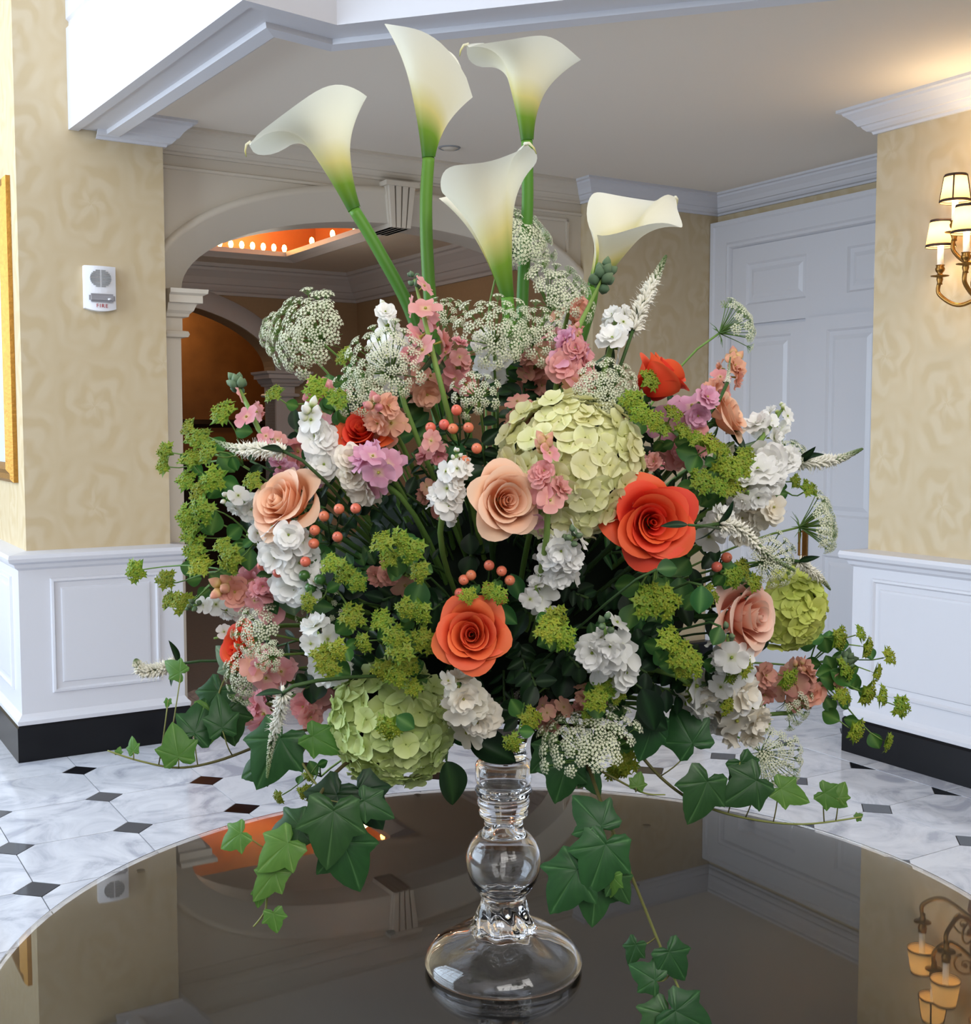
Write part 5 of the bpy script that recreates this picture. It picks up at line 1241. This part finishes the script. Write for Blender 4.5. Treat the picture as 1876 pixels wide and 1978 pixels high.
thoroughwax('thoroughwax sprig left of the high orange rose', (1230, 830), [(1222, 775), (1255, 735), (1262, 812), (1238, 800)], -0.035, size=20)
thoroughwax('olive thoroughwax head hanging over the floor, right of the glass collar', (1180, 1420), [(1208, 1472), (1190, 1485)], 0.0, size=22)
thoroughwax('thoroughwax sprig at the right edge behind the white cluster', (1500, 960), [(1535, 930), (1560, 945), (1395, 870), (1440, 880)], 0.02, size=17)
thoroughwax('thoroughwax sprig low at the right above the black baseboard corner', (1470, 1400), [(1475, 1395), (1455, 1405), (1520, 1310)], -0.02)

# --- berries
berries('coral berry sprig left of the cream hydrangea', (890, 870), [(882, 792), (858, 820), (875, 828), (905, 826), (921, 866), (897, 890), (832, 826)])
berries('coral berry sprig in front of the left side gap', (640, 1050), [(655, 983), (687, 982), (626, 997), (608, 1024), (652, 1037), (590, 1085), (606, 1050)])
berries('coral berry pair under the left white stocks', (530, 1130), [(507, 1092), (537, 1106)])
berries('coral berry sprig in the dark gap above the front orange rose', (940, 1150), [(910, 1111), (945, 1092), (969, 1103), (985, 1121), (941, 1138), (896, 1120), (971, 1157), (888, 1146)], 11, 0.02)
berries('green unripe berry sprig left of the thoroughwax', (610, 1140), [(588, 1112), (618, 1120), (600, 1135)], 12, 0.0, 'berry_green')
berries('coral berries at the right under the arching veronica', (1400, 1110), [(1404, 1077), (1385, 1095)], 11, 0.02)

# --- trailing ivy
I1, I2 = 'ivy_leaf', 'ivy_young'
ivy_vine('bare-tipped ivy vine sweeping left over the tiled floor', [(500, 1440, 1.52), (420, 1470, 1.50), (345, 1483, 1.49), (270, 1470, 1.50), (208, 1450, 1.51)],
         [(258, 1452, 1.50, 26, 110, -.3, .3, I2), (345, 1465, 1.48, 58, 100, .2, .2, I2), (375, 1420, 1.50, 66, 70, .3, .4, I1), (350, 1300, 1.52, 40, 150, -.3, .3, I2), (430, 1410, 1.49, 60, 95, .3, .3, I1), (325, 1352, 1.5, 14, 260, 0, .2, I2), (228, 1456, 1.51, 12, 80, 0, .3, I2)], 0.0024)
ivy_vine('ivy vine dropping over the table at the lower left', [(640, 1500, 1.40), (600, 1565, 1.36), (560, 1640, 1.35), (520, 1715, 1.35), (512, 1760, 1.35), (490, 1790, 1.35)],
         [(645, 1560, 1.33, 96, 262, .25, .35, I1), (660, 1620, 1.345, 95, 290, .4, .2, I1), (585, 1595, 1.34, 66, 200, -.2, .5, I1), (560, 1625, 1.33, 70, 225, -.1, .5, I2), (535, 1680, 1.33, 62, 235, -.1, .4, I2), (468, 1608, 1.35, 46, 215, -.3, .5, I2), (505, 1715, 1.34, 32, 260, .1, .3, I2), (528, 1762, 1.34, 34, 280, .2, .3, I2), (700, 1545, 1.35, 60, 330, .2, .4, I1)], 0.0026)
ivy_vine('ivy vine sweeping right along the far table edge', [(1215, 1430, 1.50), (1275, 1500, 1.49), (1345, 1550, 1.48), (1440, 1580, 1.48), (1550, 1592, 1.49), (1665, 1578, 1.50)],
         [(1262, 1395, 1.49, 66, 250, .2, .2, I1), (1340, 1440, 1.48, 70, 120, -.2, .2, I1), (1368, 1505, 1.46, 78, 245, .2, .2, I1), (1465, 1505, 1.47, 72, 215, .1, .3, I1), (1505, 1522, 1.48, 56, 335, .1, .4, I2), (1590, 1530, 1.49, 48, 330, .1, .3, I2), (1620, 1542, 1.49, 30, 60, .1, .3, I2), (1655, 1580, 1.5, 13, 30, 0, .3, I2), (1430, 1470, 1.50, 50, 300, .2, .1, I1)], 0.0026)
ivy_vine('long ivy vine trailing down to the table front right', [(1140, 1490, 1.40), (1165, 1560, 1.34), (1205, 1655, 1.32), (1250, 1765, 1.31), (1285, 1850, 1.30), (1320, 1930, 1.29), (1338, 1985, 1.285)],
         [(1172, 1625, 1.30, 92, 250, .1, .3, I1), (1165, 1600, 1.305, 70, 130, .0, .4, I1), (1118, 1675, 1.30, 86, 240, -.1, .4, I1), (1150, 1705, 1.31, 70, 265, .1, .3, I1), (1185, 1690, 1.30, 58, 300, .3, .2, I1), (1185, 1690, 1.295, 40, 260, -.6, .1, I2), (1230, 1822, 1.30, 42, 250, -.5, .2, I1), (1290, 1835, 1.29, 58, 300, .2, .3, I1), (1268, 1895, 1.28, 50, 150, -.1, .4, I1), (1300, 1950, 1.27, 80, 330, .1, .4, I1), (1290, 1955, 1.275, 70, 230, .1, .4, I1)], 0.0027)
ivy_vine('short ivy sprig right of the glass collar', [(1145, 1480, 1.42), (1190, 1505, 1.41), (1245, 1532, 1.42), (1285, 1535, 1.43)],
         [(1095, 1470, 1.40, 70, 255, .1, .2, I1), (1130, 1485, 1.41, 52, 300, .2, .2, I1), (1230, 1520, 1.41, 26, 70, .1, .3, I2), (1070, 1440, 1.42, 60, 230, -.2, .2, I1)], 0.002)
ivy_vine('dark ivy cluster at the lower left under the pink stock', [(560, 1430, 1.46), (600, 1500, 1.42), (640, 1550, 1.40)],
         [(545, 1420, 1.44, 95, 245, -.1, .3, I1), (600, 1420, 1.43, 60, 330, .2, .3, I2), (655, 1530, 1.38, 95, 235, -.1, .4, 'leaf_dark'), (690, 1520, 1.385, 80, 300, .2, .3, 'leaf_dark'), (520, 1470, 1.45, 55, 210, -.2, .4, I1)], 0.0024)
ivy_vine('pale ivy leaves behind the hanging veronica at the left', [(470, 1260, 1.55), (430, 1320, 1.53), (410, 1390, 1.52)],
         [(425, 1330, 1.53, 70, 240, -.2, .3, I1), (455, 1290, 1.54, 55, 140, -.3, .3, 'leaf_grey'), (405, 1370, 1.52, 60, 265, .1, .2, I2), (440, 1370, 1.52, 60, 280, .2, .2, I1)], 0.002)

# --- single leaves that show, and the dark filler foliage
def big_leaf(label, px, py, d, size, ang, tx, tz, me, mat, start=None):
    p = P(px, py, d); s = size * d / F_PX; a = R(ang); tipd = Vector((math.cos(a), 0, math.sin(a))); n = Vector((tx, -1, tz)).normalized()
    yx = (tipd - n * tipd.dot(n)).normalized(); st = start or stem_start()
    t = thing('leaf_stem', label, 'leaf', st, 'single broad leaves')
    add_stem(t, bez(st, st + (p - st) * 0.4, p - yx * 0.03, p, 6), 0.0015, 'stem_dark')
    part('leaf', with_mat(me, mat), t, Matrix.Translation(p) @ Matrix((yx.cross(n), yx, n)).transposed().to_4x4() @ Matrix.Scale(s, 4))
    return t
big_leaf('dark serrated leaf beside the glass neck, left of the bowl', 905, 1425, 1.45, 105, 335, .1, .5, LEAF_SR, 'leaf_dark')
big_leaf('dark folded leaf hanging under the green hydrangea, left of the glass collar', 862, 1470, 1.44, 98, 285, .5, .1, LEAF_SR, 'leaf_dark')
big_leaf('dark leaf right of the glass bowl', 1075, 1400, 1.47, 95, 245, -.2, .4, LEAF_SR, 'leaf_dark')
big_leaf('dark oval leaf in front of the white stock with round buds', 600, 850, 1.42, 62, 275, -.2, .2, LEAF_OV, 'leaf_mid')
big_leaf('dark upright leaf at the upper left beside the pink stock', 637, 775, 1.47, 56, 92, .1, .2, LEAF_RD, 'leaf_mid')
big_leaf('narrow dark leaf lying across the vermilion rose', 1330, 1014, 1.225, 52, 178, .1, .5, LEAF_NR, 'leaf_dark', P(1395, 1022, 1.33))
big_leaf('round green leaf under the vermilion rose', 1268, 1100, 1.24, 44, 10, .1, .5, LEAF_RD, 'leaf_mid')
big_leaf('dark leaf between the thoroughwax head and the pink-peach rose', 1355, 1130, 1.33, 56, 265, .2, .2, LEAF_RD, 'leaf_mid')
big_leaf('small leaf lying on the long white stock spike', 1392, 1210, 1.36, 40, 245, .2, .3, LEAF_RD, 'leaf_mid')
big_leaf('dark leaf in front of the dark gap, right of the thoroughwax', 815, 1120, 1.34, 60, 250, .2, .2, LEAF_RD, 'leaf_mid')
big_leaf('variegated leaf at the left under the coral berry pair', 560, 1120, 1.44, 70, 280, -.2, .3, LEAF_RD, 'leaf_grey')
big_leaf('dark leaf at the lower right behind the full white stock head', 1240, 1330, 1.42, 90, 290, .2, .2, LEAF_SR, 'leaf_dark')
big_leaf('dark broad leaf over the floor right of the full white stock head', 1230, 1370, 1.46, 80, 330, .2, .3, LEAF_SR, 'leaf_dark')
big_leaf('dark upright leaf behind the right stock spikes', 1440, 870, 1.46, 60, 120, .2, .2, LEAF_NR, 'leaf_dark')

# dark core of the arrangement: packed greenery, coloured near black for the deep shade there
core_mb = MB(); rnd = random.Random(5)
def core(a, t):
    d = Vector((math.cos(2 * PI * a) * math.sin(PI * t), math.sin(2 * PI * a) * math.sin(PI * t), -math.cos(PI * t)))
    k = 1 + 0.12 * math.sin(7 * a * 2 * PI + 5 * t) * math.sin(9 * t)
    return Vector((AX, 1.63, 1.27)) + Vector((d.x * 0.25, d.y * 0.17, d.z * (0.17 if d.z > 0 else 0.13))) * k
core_mb.grid(core, 28, 16, lambda a, t: rnd.random(), closed=True)
tag(part('shade_core', mk('shade_core', core_mb, 'core_shade')), 'packed greenery coloured near black for deep shade in the middle of the arrangement', 'greenery')
rnd = random.Random(11)
def sector(x, y):
    if math.hypot(x - 960, y - 1040) < 150: return 'in the dark middle of the arrangement'
    return 'behind the flowers at the ' + ('upper' if y < 1040 else 'lower') + (' left' if x < 960 else ' right')
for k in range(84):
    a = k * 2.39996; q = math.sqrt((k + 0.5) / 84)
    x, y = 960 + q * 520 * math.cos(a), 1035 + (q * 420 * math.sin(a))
    gap = math.hypot((x - 940) / 130, (y - 1070) / 90) < 1  # leaves in this deep gap take only the dark green, for its shade
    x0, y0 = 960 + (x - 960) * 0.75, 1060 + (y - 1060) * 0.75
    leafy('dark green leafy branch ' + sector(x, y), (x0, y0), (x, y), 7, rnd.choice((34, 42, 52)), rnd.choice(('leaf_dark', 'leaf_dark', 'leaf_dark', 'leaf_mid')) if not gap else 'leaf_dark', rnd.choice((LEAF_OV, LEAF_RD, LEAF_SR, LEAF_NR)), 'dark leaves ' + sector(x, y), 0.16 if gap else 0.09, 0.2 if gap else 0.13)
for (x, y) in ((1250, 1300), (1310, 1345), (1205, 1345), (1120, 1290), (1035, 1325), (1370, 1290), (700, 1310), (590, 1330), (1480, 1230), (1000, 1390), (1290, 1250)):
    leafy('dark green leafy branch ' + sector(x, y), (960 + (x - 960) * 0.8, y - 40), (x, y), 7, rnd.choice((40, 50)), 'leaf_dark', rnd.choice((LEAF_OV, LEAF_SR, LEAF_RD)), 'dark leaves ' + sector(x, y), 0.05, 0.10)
